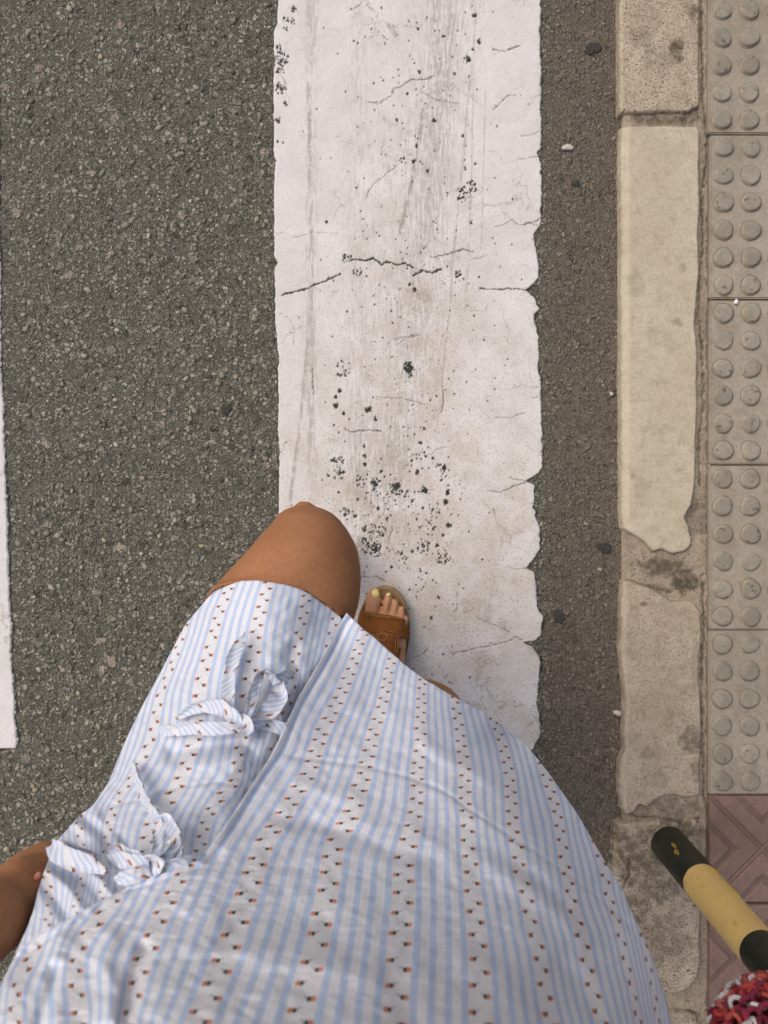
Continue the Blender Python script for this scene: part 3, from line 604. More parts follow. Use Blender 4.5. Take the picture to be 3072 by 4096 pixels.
# ------------------------------------------------------------------ bollard
bx, by = G(2672, 3372, PZ)
bol = empty("bollard", (bx, by, PZ), "black and yellow banded steel bollard standing on the kerb", "bollard")
def ring(name, z0, z1, r0, r1, mat, parent, cap=False, cx=bx, cy=by, zb=PZ):
    n = 64; rows = []; zs = np.linspace(z0, z1, max(4, int((z1 - z0) / .008)))
    for z in zs:
        r = r0 + (r1 - r0) * (z - z0) / (z1 - z0); rows.append((r, z))
    if cap:
        for a in np.linspace(0, math.pi / 2, 8)[1:]: rows.append((r1 * math.cos(a) + 1e-5, z1 + r1 * .5 * math.sin(a)))
    V = [(cx + r * math.cos(2 * math.pi * i / n) * (1 + .006 * math.sin(z * 60 + i)), cy + r * math.sin(2 * math.pi * i / n), zb + z) for r, z in rows for i in range(n)]
    F = [(j * n + i, j * n + (i + 1) % n, (j + 1) * n + (i + 1) % n, (j + 1) * n + i) for j in range(len(rows) - 1) for i in range(n)]
    me = bpy.data.meshes.new(name); me.from_pydata(V, [], F); me.update(); return link(name, me, mat, parent)
ring("black_band", 0, .150, .0320, .0308, M["black"], bol); ring("yellow_band", .150, .345, .0308, .0295, M["yellow"], bol)
ring("black_band", .345, .54, .0295, .029, M["black"], bol); ring("yellow_band", .54, .70, .029, .029, M["yellow"], bol, True)
def flake(name, z, az, w, h, r, mat, label=None):
    V = []; n, m = 10, 8
    for j in range(m + 1):
        for i in range(n + 1):
            s, t_ = i / n * 2 - 1, j / m * 2 - 1; k = math.sqrt(max(0, 1 - t_ * t_)) * (1 + .3 * math.sin(5 * t_ + az)); a = az + s * w * k
            rr_ = r + .0012 * (1 - max(abs(s), abs(t_)) ** 4) - .0004
            V.append((bx + rr_ * math.cos(a), by + rr_ * math.sin(a), PZ + z + t_ * h))
    me = bpy.data.meshes.new(name); me.from_pydata(V, [], [(j*(n+1)+i, j*(n+1)+i+1, (j+1)*(n+1)+i+1, (j+1)*(n+1)+i) for j in range(m) for i in range(n)]); me.update()
    return link(name, me, mat, bol)
M["bright"] = mat_plain("bright_yellow_paint", (.78, .56, .01), (.70, .48, .01), 60, .35, .5)
M["ochre"] = mat_plain("ochre_paint", (.34, .22, .02), (.22, .15, .02), 90, .5, .4)
flake("paint_patch", .092, 2.25, .13, .011, .0314, M["ochre"]); flake("paint_patch", .072, 2.12, .10, .013, .0315, M["ochre"]); flake("paint_patch", .225, .98, .16, .026, .0305, M["bright"]); flake("paint_patch", .165, 1.05, .22, .012, .0308, M["bright"])

# ------------------------------------------------------------------ the dress: depth and pattern fields in photo coordinates
SD = .92
DP = [(853,2365,.90),(972,2324,.86),(1097,2330,.85),(1227,2370,.86),(1363,2471,.89),(1050,2500,.83),(950,2700,.79),(850,2900,.745),(760,3100,.70),(680,3300,.65),
(739,2501,.89),(641,2691,.86),(570,2821,.83),(500,2967,.79),(434,3130,.74),(318,3260,.70),(200,3400,.65),(140,3600,.59),(72,3789,.55),(0,3944,.51),(-60,4096,.48),
(1400,2460,.885),(1500,2560,.885),(1658,2692,.875),(1827,2794,.875),(1976,2876,.90),(2060,2935,.93),(1300,2700,.83),(1500,2800,.83),(1700,2900,.81),(1850,3000,.80),(2000,3050,.82),(2150,3040,.88),(2198,3093,.87),
(1200,3000,.745),(1450,3100,.735),(1700,3200,.715),(1900,3250,.71),(2100,3300,.725),(2341,3310,.81),(1000,3300,.655),(1300,3350,.65),(1600,3400,.64),(1900,3450,.645),(2200,3500,.67),(2490,3560,.75),
(800,3550,.57),(1200,3600,.56),(1600,3650,.55),(2000,3700,.565),(2300,3750,.605),(2603,3810,.67),(500,3700,.54),(300,3800,.525),(600,3900,.475),(1000,3900,.465),(1500,3900,.46),(1900,3930,.475),(2300,3960,.53),(2661,3979,.62),
(400,4096,.44),(900,4096,.41),(1500,4096,.40),(2000,4096,.42),(2400,4096,.49),(2690,4110,.58),(-130,4350,.44),(400,4350,.385),(1000,4350,.35),(1500,4350,.34),(2000,4350,.37),(2400,4350,.43),(2730,4350,.52)]
dfun0 = tps([(a, b) for a, b, c in DP], [c * SD for a, b, c in DP], 1e-4)
E_LINE = [(1386,2449),(1364,2473),(1335,2538),(1304,2601),(1272,2659),(1229,2731),(1196,2785),(1160,2860),(1119,2963),(1086,3020),(1047,3074),(1009,3131),(970,3195),(927,3266),(883,3334),(835,3406),(800,3440)]
E_LOW = [(800,3440),(694,3472),(603,3506),(472,3540),(386,3611),(309,3659),(190,3720),(72,3800)]
TIER_A = [(380,3300),(419,3260),(448,3231),(545,3207),(622,3178),(675,3166),(750,3150),(820,3141),(869,3136),(941,3146),(1005,3160)]
TIER_B = [(1120,3030),(1300,3050),(1420,3066),(1516,3085),(1564,3098),(1631,3115),(1709,3144),(1757,3165),(1810,3194),(1863,3238),(1916,3271),(1979,3310),(2032,3348),(2075,3377),(2138,3411),(2181,3445),(2212,3463),(2270,3501),(2333,3554),(2386,3593),(2434,3636),(2482,3675),(2525,3728),(2575,3790)]
RIDGES = [(-.006,26,[(1880,3420),(2000,3490),(2130,3565),(2250,3670),(2330,3760)]),(-.004,22,[(1700,2970),(1750,3010),(1870,3080),(1980,3140)]),(-.004,24,[(1190,3130),(1300,3165),(1420,3205)]),(.005,22,[(1100,3260),(1230,3300),(1380,3330)]),
(-.005,26,[(900,3390),(1010,3360),(1130,3330)]),(.005,26,[(1250,3280),(1400,3330),(1600,3420),(1750,3440)]),(-.004,30,[(1650,3330),(1780,3420),(1850,3500)]),(.006,20,[(2080,3470),(2160,3520),(2260,3610)]),
(-.008,30,[(205,4060),(205,3900),(240,3760)]),(.012,22,[(160,4110),(185,4040),(200,3970),(215,3880)]),(.010,22,[(500,4080),(525,3960),(545,3890),(580,3800)]),(-.007,30,[(440,4060),(450,3950),(415,3850),(440,3740)]),
(.006,40,[(950,3700),(1150,3660),(1300,3690)]),(-.006,45,[(1000,3820),(1250,3850),(1500,3900)]),(.005,40,[(1550,3900),(1620,3960),(1640,4080)]),(-.005,40,[(1850,3820),(1990,3900),(2100,4050)]),(.006,30,[(2250,3850),(2330,3950),(2400,4090)]),
(.007,20,[(1178,2600),(1165,2640),(1190,2690)]),(.022,30,[(700,3010),(790,2985),(880,2975),(960,2970)]),(.012,22,[(1010,2990),(1050,2940),(1085,2880)]),(-.006,26,[(780,3060),(880,3050),(960,3040)]),(.006,24,[(1120,2700),(1080,2800),(1050,2860)]),(-.004,20,[(1090,2640),(1140,2660),(1200,2640)])]
GATHER = [(-.010,18,[(215,3400),(300,3440),(400,3520),(470,3620)]),(.010,16,[(205,3440),(300,3490),(380,3560),(430,3640)]),(-.010,18,[(180,3480),(270,3550),(330,3640)]),(.009,16,[(165,3530),(230,3610),(280,3700)]),(-.008,18,[(300,3290),(370,3350),(420,3440)]),(.008,14,[(330,3270),(410,3330),(450,3420)]),(-.008,16,[(390,3270),(460,3330),(480,3420)]),(.010,16,[(420,3290),(500,3370),(560,3450)])]
def folds(x, y, L):
    o = 0 * x
    for a, s, pts in L:
        dd, _ = d_polyline(x, y, pts); o = o + a * .8 * np.exp(-.5 * (dd / s) ** 2)
    return o
def tier(x, y, line, lim):
    dd, side = d_polyline(x, y, line); sdv = dd * side             # + on the waist side
    m = 1 - sstep(lim * .9, lim, dd)
    ends = sstep(line[0][0], line[0][0] + 60, x) * (1 - sstep(line[-1][0] - 60, line[-1][0], x))
    return (-.0020 * sstep(-8, 10, sdv) * np.exp(-np.maximum(sdv, 0) / 80) + .0012 * np.exp(-((sdv + 9) / 8) ** 2)) * m * ends
def dfun(x, y):
    d = dfun0(x, y)
    return d + (fbm(x / 110 + y / 300, y / 90, 61, 3) - .5) * .0055 * SD + (fbm(x / 45, y / 28, 62, 3) - .5) * .0030

BC = {1: [(1458,2536),(1441,2572),(1427,2610),(1417,2649),(1398,2695),(1378,2738),(1366,2774),(1340,2825),(1320,2864),(1304,2897),(1283,2929),(1274,2975),(1255,3028),(1245,3064),(1226,3117),(1192,3153),(1163,3209),(1132,3264),(1095,3317),(1054,3377),(1038,3426),(1018,3479),(1004,3539),(965,3633),(924,3765),(871,3900),(811,4045),(740,4200),(690,4340)],
2: [(1571,2635),(1559,2671),(1552,2712),(1545,2750),(1535,2791),(1525,2835),(1513,2873),(1501,2907),(1492,2940),(1480,2992),(1463,3059),(1453,3112),(1427,3163),(1423,3228),(1394,3271),(1375,3310),(1344,3361),(1329,3423),(1324,3479),(1312,3558),(1288,3678),(1264,3794),(1230,3929),(1205,4030),(1170,4180),(1140,4340)],
3: [(1689,2728),(1685,2765),(1685,2801),(1685,2837),(1682,2871),(1680,2909),(1685,2950),(1682,2985),(1677,3016),(1668,3088),(1670,3146),(1665,3213),(1656,3295),(1641,3348),(1619,3421),(1613,3479),(1617,3577),(1607,3678),(1598,3804),(1593,3891),(1583,3992),(1580,4079),(1575,4200),(1570,4340)],
4: [(1820,2806),(1824,2839),(1832,2873),(1838,2909),(1841,2939),(1846,2996),(1858,3059),(1861,3117),(1856,3189),(1872,3266),(1872,3305),(1872,3363),(1882,3430),(1885,3474),(1887,3524),(1894,3592),(1904,3688),(1914,3789),(1921,3900),(1923,4030),(1935,4180),(1950,4340)],
5: [(1972,2876),(1985,2910),(2000,2943),(2015,2996),(2027,3049),(2039,3103),(2044,3160),(2048,3233),(2050,3300),(2061,3353),(2075,3426),(2080,3492),(2101,3554),(2116,3627),(2125,3689),(2145,3762),(2166,3863),(2183,3979),(2207,4090),(2230,4200),(2260,4340)],
6: [(2206,3175),(2230,3249),(2240,3310),(2252,3384),(2260,3448),(2270,3496),(2280,3559),(2290,3627),(2309,3689),(2328,3747),(2338,3810),(2352,3877),(2371,3969),(2400,4065),(2430,4180),(2470,4340)],
7: [(2424,3511),(2434,3578),(2453,3636),(2475,3709),(2492,3781),(2506,3853),(2526,3930),(2540,4012),(2560,4110),(2600,4340)],
0: [(723,3505),(685,3580),(636,3673),(598,3784),(565,3850),(545,3950),(520,4050),(495,4150),(460,4340)],
-1: [(440,3625),(405,3666),(352,3730),(310,3810),(300,3893),(310,3987),(322,4045),(300,4180),(260,4340)],
-2: [(150,3770),(115,3850),(80,3903),(58,3990),(58,4050),(45,4180),(10,4340)]}
BUx, BUv = [], []
for k, pts in BC.items():
    for a in pts: BUx.append(a); BUv.append(k)
def off(pts, dx, dy): return [(a + dx, b + dy) for a, b in pts]
for a in E_LINE[:-1]: BUx.append(a); BUv.append(.27)
OUT_B = [(2010,2905,5.25),(2037,2919,5.40),(2090,2958,5.62),(2128,3006,5.8),(2167,3049,5.98),(2198,3093,6.1),(2233,3120,6.25),(2287,3208,6.5),(2341,3310,6.8),(2395,3398,7.0),(2442,3479,7.2),(2490,3560,7.5),(2530,3656,7.75),(2569,3733,8.0),(2603,3810,8.2),(2632,3892,8.4),(2661,3979,8.6),(2687,4094,8.8),(2705,4200,8.9),(2725,4340,9.0)]
for a in OUT_B: BUx.append(a[:2]); BUv.append(a[2])
for a, u in (((40,3850),-2.35),((-10,3960),-2.5),((-70,4100),-2.7),((-130,4340),-2.9)): BUx.append(a); BUv.append(u)
uB = tps(BUx, BUv, 2e-4)
AC = {1: [(912,2360),(896,2403),(880,2444),(866,2490),(853,2541),(836,2596),(823,2655),(806,2712),(798,2785),(790,2880),(775,2972),(755,3016),(734,3086),(709,3157),(650,3236),(607,3296),(595,3340),(585,3390),(585,3450),(590,3540)],
2: [(1075,2333),(1061,2370),(1048,2422),(1034,2474),(1026,2520),(1018,2579),(1010,2650),(1004,2688),(986,2783),(974,2845),(972,2910),(968,2972),(951,3020),(950,3081),(930,3140),(870,3200),(830,3270),(805,3368),(795,3440),(780,3560)],
3: [(1227,2381),(1219,2430),(1211,2476),(1200,2522),(1188,2598),(1180,2650),(1178,2712),(1173,2750),(1154,2810),(1130,2890),(1105,2960),(1080,3040),(1060,3110),(1040,3200),(1000,3290),(960,3380),(930,3480)],
4: [(1340,2480),(1325,2540),(1300,2640),(1270,2740),(1240,2830),(1210,2920),(1180,3060),(1150,3150),(1120,3250)],
0: [(708,2600),(685,2663),(663,2718),(641,2777),(627,2842),(615,2902),(600,2967),(565,3040),(525,3110),(482,3178),(450,3250),(430,3330),(420,3420),(415,3520),(400,3600)],
.55: [(850,2372)], .35: [(798,2428)], .05: [(742,2505)], -.22: [(682,2617)], -.36: [(644,2692)], -.5: [(573,2822)], -.7: [(505,2967)], -.8: [(450,3110)], -1: [(318,3260),(330,3400),(330,3520),(300,3640)], -2: [(200,3390),(180,3482),(200,3620)]}
uA = tps([a for k, p in AC.items() for a in p], [k for k, p in AC.items() for a in p], 3e-4)

def patch(rows, nr, nc, top=None, bow=None):
    """rows: [(left xy, right xy)] -> (FX, FY) grid; top: traced polyline for the first row"""
    Lp = smooth_line(resample([r[0] for r in rows], nr), 2.0); Rp = np.array([r[1] for r in rows], float)
    s = np.r_[0, np.cumsum(np.hypot(*np.diff(np.array([r[0] for r in rows], float), axis=0).T))]; t = np.linspace(0, s[-1], nr)
    R = smooth_line(np.stack([np.interp(t, s, Rp[:, k]) for k in (0, 1)], -1), 2.0)
    f = np.linspace(0, 1, nc)[None, :, None]
    g = Lp[:, None] * (1 - f) + R[:, None] * f
    if top is not None:
        tp = resample(top, nc); dv = tp - g[0]; w = np.exp(-np.linspace(0, 1, nr) * 7)[:, None, None]; g = g + dv[None] * w
    return g[..., 0], g[..., 1]
def cumv(Pw):
    st = np.linalg.norm(np.diff(Pw, axis=0), axis=-1); return np.concatenate([np.zeros((1, Pw.shape[1])), np.cumsum(st, 0)], 0)

def vmap(FX, FY, ys, sp):
    # print repeats per photo length: the cloth is gathered, so the print is laid along its own length
    yy = np.arange(2200, 4600, 2.0); cv = np.cumsum(2.0 / np.interp(yy, ys, sp)) * .0138
    return np.interp(FY + (fbm(FX / 120, FY / 120, 88, 2) - .5) * 14, yy, cv)

# B: the upper wrap panel, right and lower front
HEM_B = [(1386,2449),(1400,2462),(1424,2490),(1470,2528),(1509,2562),(1542,2591),(1581,2625),(1620,2659),(1658,2692),(1721,2731),(1779,2765),(1827,2794),(1890,2827),(1938,2851),(1976,2876),(2010,2905)]
rowsB = [((1386,2449),(2010,2905)),((1272,2659),(2110,2985)),((1196,2785),(2190,3085)),((1086,3020),(2310,3255)),((927,3266),(2425,3455)),((800,3440),(2490,3560)),((603,3506),(2525,3645)),((386,3611),(2565,3725)),((190,3720),(2600,3805)),((72,3800),(2628,3885)),((0,3944),(2661,3979)),((-62,4096),(2687,4094)),((-130,4340),(2725,4340))]
FX, FY = patch(rowsB, 300, 210, HEM_B)
hemw = (fbm(FX[0] / 35, FY[0] / 35, 77, 2) - .5) * 9; FY[0] += hemw; FY[1] += hemw * .7; FY[2] += hemw * .4
D = dfun(FX, FY) + folds(FX, FY, RIDGES) + tier(FX, FY, TIER_B, 500) - .007
eE, _ = d_polyline(FX, FY, E_LINE + E_LOW[1:])
D -= .004 * np.exp(-(eE / 16) ** 2) - .002 * np.exp(-((eE - 30) / 8) ** 2)
U = uB(FX, FY); Vv = vmap(FX, FY, [2450, 2750, 3100, 3250, 3500, 3800, 4096], [37, 39, 47, 54, 72, 98, 110])
# rolled edge on the wrap side, cloth turning under on the silhouette side
def ext_left(FX, FY, D, U, sh, dd, du):
    tx = FX[:, 1] - FX[:, 0]; ty = FY[:, 1] - FY[:, 0]; L = np.hypot(tx, ty) + 1e-6
    for s, q, u in zip(sh, dd, du):
        FX = np.concatenate([(FX[:, :1] * 0 + (FX[:, len(dd) * 0:1])) , FX], 1) if False else FX
    cols = [(FX[:, 0] + tx / L * s, FY[:, 0] + ty / L * s, D[:, 0] + q, U[:, 0] + u) for s, q, u in zip(sh, dd, du)]
    st = [np.stack([c[k] for c in cols[::-1]], 1) for k in range(4)]
    return [np.concatenate([st[k], a], 1) for k, a in enumerate((FX, FY, D, U))]
def ext_right(FX, FY, D, U, sh, dd, du):
    r = ext_left(FX[:, ::-1], FY[:, ::-1], D[:, ::-1], U[:, ::-1], sh, dd, du); return [a[:, ::-1] for a in r]
nB = FX.shape[1]
FX, FY, D, U = ext_left(FX, FY, D, U, (2, 8, 30), (.004, .009, .014), (-.02, -.05, -.1))
FX, FY, D, U = ext_right(FX, FY, D, U, (2, 14, 44, 100, 190), (.008, .025, .055, .10, .17), (.15, .4, .8, 1.3, 2.0))
for k_, s_ in enumerate((2, 14, 44, 100, 190)): FY[:70, nB + 3 + k_] += s_ * .75 * np.linspace(1, 0, 70)
Vv = np.concatenate([Vv[:, :1]] * 3 + [Vv] + [Vv[:, -1:]] * 5, 1)
def add_hem(FX, FY, D, U, Vv, dy=6):
    r = [(FX[:1], FY[:1] + dy * .2, D[:1] + .0025), (FX[:1], FY[:1] + dy, D[:1] + .005), (FX[:1], FY[:1] + dy * 6, D[:1] + .006)]
    FX = np.concatenate([a[0] for a in r[::-1]] + [FX]); FY = np.concatenate([a[1] for a in r[::-1]] + [FY]); D = np.concatenate([a[2] for a in r[::-1]] + [D])
    return FX, FY, D, np.concatenate([U[:1]] * 3 + [U]), np.concatenate([Vv[:1] - .01, Vv[:1] - .003, Vv[:1] - .001, Vv])
FX, FY, D, U, Vv = add_hem(FX, FY, D, U, Vv)
PB = P(FX, FY, D)
DV = [PB.reshape(-1, 3)]; DF = [grid_faces(*FX.shape)]; DUV = [np.stack([U, Vv], -1).reshape(-1, 2)]; nd = len(DV[0])
right_edge = PB[3:, -1].copy()

# A: the under panel over the raised left thigh
HEM_A = [(853,2365),(880,2352),(912,2341),(972,2324),(1042,2323),(1097,2330),(1162,2341),(1227,2370),(1276,2403),(1325,2436),(1363,2471),(1450,2570)]
rowsA = [((853,2365),(1450,2570)),((739,2501),(1430,2700)),((641,2691),(1370,2850)),((570,2821),(1310,2960)),((500,2967),(1250,3080)),((434,3130),(1180,3220)),((372,3222),(1120,3300)),((318,3262),(1090,3340)),((251,3338),(1040,3400)),((203,3388),(980,3460)),((200,3424),(900,3500)),((178,3482),(820,3540)),((154,3554),(700,3580)),((135,3640),(560,3650)),((106,3717),(420,3730)),((60,3815),(330,3800))]
FX, FY = patch(rowsA, 230, 150, HEM_A)
hemw = (fbm(FX[0] / 35, FY[0] / 35, 79, 2) - .5) * 8; FY[0] += hemw; FY[1] += hemw * .6
D = dfun(FX, FY) + folds(FX, FY, RIDGES) + tier(FX, FY, TIER_A, 400) + folds(FX, FY, GATHER)
eE, side = d_polyline(FX, FY, E_LINE + E_LOW[1:]); under = np.where(side < 0, eE, 0)       # beneath the wrap panel
near = np.where(side < 0, 0, eE)
D += .016 * np.exp(-near / 70) * sstep(2560, 2800, FY) * (1 - sstep(3150, 3350, FY)) + .004 + np.minimum(under, 120) * .00012
U = uA(FX, FY); Vv = vmap(FX, FY, [2330, 2450, 2600, 2780, 3000, 3200, 3500], [47, 50, 60, 72, 66, 58, 55])
FX, FY, D, U = ext_left(FX, FY, D, U, (2, 14, 40, 90, 150), (.008, .024, .055, .10, .16), (-.15, -.4, -.8, -1.3, -2.0))
Vv = np.concatenate([Vv[:, :1]] * 5 + [Vv], 1)
FX, FY, D, U, Vv = add_hem(FX, FY, D, U, Vv)
PA = P(FX, FY, D)
DV.append(PA.reshape(-1, 3)); DF.append(grid_faces(*FX.shape) + nd); DUV.append(np.stack([U, Vv], -1).reshape(-1, 2)); nd += len(DV[-1])
left_edge = PA[3:, 0].copy()
# lower left side of B also turns under: use its left boundary from the side seam down
lo = PB[3:, 0][-60:]
left_all = np.concatenate([left_edge, lo]); left_all = left_all[np.argsort(left_all[:, 2])]
# back of the skirt and the bodice
zs = np.linspace(.56, 1.07, 60); re_ = right_edge[np.argsort(right_edge[:, 2])]
def at(e, z): return np.array([np.interp(z, e[:, 2], e[:, 0]), np.interp(z, e[:, 2], e[:, 1]), z])
rows = []
for z in zs:
    a, b = at(re_, z), at(left_all, z); m = (a + b) / 2; t_ = np.linspace(0, math.pi, 60)
    back = np.stack([m[0] + (a[0] - m[0]) * np.cos(t_), m[1] + (a[1] - m[1]) * np.cos(t_) - np.sin(t_) * (.47 + m[1] + .08 * max(0, (.9 - z))), 0 * t_ + z], -1)
    back[:, 1] += .006 * np.sin(t_ * 19) * np.sin(t_) * max(0, 1 - (z - .5) / .5); rows.append(back)
Bk = np.array(rows); ar = np.r_[0, np.cumsum(np.linalg.norm(np.diff(Bk[30], axis=0), axis=1))]
DV.append(Bk.reshape(-1, 3)); DF.append(grid_faces(*Bk.shape[:2]) + nd)
DUV.append(np.stack([np.broadcast_to(ar / PER, Bk.shape[:2]), np.broadcast_to(zs[:, None], Bk.shape[:2])], -1).reshape(-1, 2)); nd += len(DV[-1])
rows = []; zb = np.linspace(1.0, 1.335, 50); CX = -.03
for z in zb:
    k = (z - 1.0) / .335; rx = .165 + .012 * math.sin(k * 3) - .05 * sstep(.75, 1.0, k); ry = .100 + .018 * math.exp(-((k - .55) / .25) ** 2) - .045 * sstep(.7, 1, k)
    a = np.linspace(0, 2 * math.pi, 90); rows.append(np.stack([CX + rx * np.cos(a), -.370 - .125 * k + ry * np.sin(a) + .004 * np.sin(a * 17) * (1 - k), 0 * a + z], -1))
Bd = np.array(rows); a = np.linspace(0, 2 * math.pi, 90) * .15 / PER
DV.append(Bd.reshape(-1, 3)); DF.append(grid_faces(*Bd.shape[:2]) + nd); DUV.append(np.stack([np.broadcast_to(a, Bd.shape[:2]), np.broadcast_to(zb[:, None], Bd.shape[:2])], -1).reshape(-1, 2))

# ------------------------------------------------------------------ the woman
def tube(secs, n=28, ref=(1, 0, 0), cap=True, sub=6, level=False):
    """secs: (center, rx, ry); rx along ref, ry across; Catmull-Rom between sections, rounded ends"""
    c = np.array([s[0] for s in secs], float); r = np.array([(s[1], s[2]) for s in secs], float); A = np.concatenate([c, r], 1)
    out = []
    for i in range(len(A) - 1):
        p0, p1, p2, p3 = A[max(i - 1, 0)], A[i], A[i + 1], A[min(i + 2, len(A) - 1)]
        for t in np.linspace(0, 1, sub, endpoint=False):
            out.append(.5 * ((2 * p1) + (-p0 + p2) * t + (2 * p0 - 5 * p1 + 4 * p2 - p3) * t ** 2 + (-p0 + 3 * p1 - 3 * p2 + p3) * t ** 3))
    out.append(A[-1]); A = np.array(out); T = np.gradient(A[:, :3], axis=0); T /= np.linalg.norm(T, axis=1)[:, None] + 1e-9
    if cap:
        def capof(a, t):
            return [np.r_[a[:3] + t * min(a[3], a[4]) * math.sin(q), a[3:5] * max(math.cos(q), .02)] for q in np.linspace(0, math.pi / 2, 6)[1:]]
        h, tl = capof(A[0], -T[0])[::-1], capof(A[-1], T[-1])
        T = np.concatenate([np.repeat(T[:1], len(h), 0), T, np.repeat(T[-1:], len(tl), 0)]); A = np.concatenate([h, A, tl])
    V = []; ref = np.array(ref, float); th = np.linspace(0, 2 * math.pi, n, endpoint=False)
    for a, t in zip(A, T):
        s = ref if level else ref - t * ref.dot(t); s = s / (np.linalg.norm(s) + 1e-9); u = np.cross(t, s); u = u / (np.linalg.norm(u) + 1e-9)
        V.append(a[:3] + np.cos(th)[:, None] * s * a[3] + np.sin(th)[:, None] * u * a[4])
    V = np.array(V); m = len(V); i = np.arange(m * n).reshape(m, n); j = np.roll(i, -1, 1)
    F = np.stack([i[:-1], j[:-1], j[1:], i[1:]], -1).reshape(-1, 4)
    c0, c1 = V[0].mean(0), V[-1].mean(0); V = np.concatenate([V.reshape(-1, 3), [c0, c1]])
    tri = np.concatenate([np.stack([j[0], i[0], i[0] * 0 + m * n, ], -1), np.stack([i[-1], j[-1], i[0] * 0 + m * n + 1], -1)])
    return V, F.tolist() + tri.tolist()
class Body:
    def __init__(s): s.V = []; s.F = []; s.n = 0
    def add(s, secs, **k):
        V, F = tube(secs, **k); s.V.append(V); s.F += [[q + s.n for q in f] for f in F]; s.n += len(V)
B = Body()
def w(x, y, d): return tuple(P(x, y, d).tolist())
# raised left thigh, its outline traced from the photograph, knee towards the top
th_ = [(1219,2024,38,.006),(1222,2040,82,.016),(1226,2062,114,.029),(1229,2105,150,.042),(1223,2150,184,.054),(1214,2200,216,.063),(1184,2275,258,.067),(1150,2355,292,.069),(1128,2420,305,.069),(1112,2480,300,.07),(1070,2600,285,.07),(990,2800,275,.07),(910,3000,265,.07),(850,3200,255,.07)]
ths = []; dk = float(dfun0(np.array([1186.]), np.array([2340.]))[0]) + .016 + .067
for x, y, q, tk in th_:
    d_ = dk + .00003 * (2275 - y) if y < 2280 else float(dfun0(np.array([float(x)]), np.array([max(y, 2340.)]))[0]) + .016 + tk
    ths.append((w(x, y, d_), q / 3072 * d_, tk))
B.add(ths + [((-.09, -.37, .84), .08, .08)], n=48, level=True)
# left shin and foot, hidden below the thigh
kn = P(1215, 2260, .875)
B.add([(tuple(kn), .05, .05), ((-.088, -.11, .45), .046, .050), ((-.090, -.165, .35), .044, .05), ((-.092, -.20, .26), .034, .036), ((-.094, -.225, .20), .028, .030)], n=30)
B.add([((-.094, -.265, .186), .027, .028), ((-.094, -.235, .182), .030, .034), ((-.094, -.19, .152), .033, .026), ((-.094, -.14, .120), .037, .017), ((-.094, -.085, .090), .040, .012), ((-.094, -.055, .074), .038, .010)], n=26)
# right leg, standing
B.add([((.06, -.36, .86), .085, .085), ((.075, -.335, .72), .078, .078), ((.072, -.29, .60), .066, .066), ((.054, -.262, .50), .053, .053), ((.050, -.261, .46), .051, .051), ((.045, -.29, .34), .050, .052), ((.022, -.325, .20), .036, .038), ((.010, -.340, .12), .029, .032), ((.006, -.345, .08), .030, .036)], n=34)
SZ = .026                                                        # top of the sandal sole
def foot(x, y, z): return (*G(x, y, z), z)
fx = lambda px, z: (px - 1536) / 3072 * (H - z)
B.add([((.004, -.365, SZ + .030), .030, .034), ((.004, -.32, SZ + .034), .032, .034), ((.002, -.275, SZ + .023), .035, .024), ((.001, -.235, SZ + .016), .039, .017), ((.001, -.205, SZ + .013), .040, .013), ((.001, -.190, SZ + .012), .037, .012)], n=30)
R2 = ((1400, 2300), .1808)                                        # the close crop of the toes
def tz(x, y, z): return foot(1400 + .1808 * x, 2300 + .1808 * y, z)
px2m = .1808 / 3072 * (H - SZ)
def toe(pts, wd, hh): B.add([(tz(x, y, SZ + z), k * px2m, h_) for (x, y, z), k, h_ in zip(pts, wd, hh)], n=22)
toe([(480,960,.013),(500,720,.013),(520,560,.012),(535,440,.010),(540,375,.009)], (160,158,172,156,112), (.0135,.0135,.013,.011,.008))
toe([(770,960,.012),(800,700,.012),(835,560,.012),(845,475,.010)], (84,84,88,76), (.0115,.0115,.0115,.009))
toe([(960,960,.011),(985,760,.011),(1000,640,.010),(990,585,.009)], (78,78,76,58), (.0105,.0105,.010,.008))
toe([(1110,980,.010),(1140,850,.010),(1145,780,.010),(1140,745,.008)], (72,72,66,50), (.010,.010,.009,.007))
toe([(1210,1060,.009),(1235,1000,.009),(1240,950,.008)], (62,62,52), (.009,.009,.008))
# torso, neck, head
B.add([((-.03, -.37, .84), .15, .095), ((-.03, -.37, .93), .15, .095), ((-.03, -.385, 1.04), .125, .085), ((-.03, -.42, 1.15), .135, .095), ((-.03, -.46, 1.25), .145, .09), ((-.03, -.485, 1.33), .13, .07), ((-.03, -.49, 1.375), .07, .055)], n=40)
B.add([((-.03, -.49, 1.34), .052, .055), ((-.03, -.485, 1.42), .050, .052), ((-.03, -.465, 1.47), .052, .054)], n=30)
hd = Vector((-.03, -.445, 1.545)); fw = Vector((0, .80, -.60)); up = Vector((0, .60, .80))
def hp(a, f, u): return tuple(hd + Vector((1, 0, 0)) * a + fw * f + up * u)
B.add([(hp(0, .030, -.105), .034, .030), (hp(0, .022, -.075), .056, .058), (hp(0, .012, -.03), .066, .078), (hp(0, .0, .02), .071, .088), (hp(0, -.008, .06), .066, .084), (hp(0, -.01, .092), .040, .055)], n=40)
B.add([(hp(0, .088, .015), .007, .006), (hp(0, .100, -.012), .010, .010), (hp(0, .090, -.028), .013, .008)], n=16)       # nose
B.add([(hp(-.020, .080, -.056), .006, .005), (hp(0, .088, -.055), .009, .008), (hp(.020, .080, -.056), .006, .005)], n=14, ref=(0, 0, 1))
for s in (-1, 1): B.add([(hp(s * .070, -.012, -.025), .006, .012), (hp(s * .076, -.016, .0), .007, .017), (hp(s * .074, -.018, .02), .006, .013)], n=14)
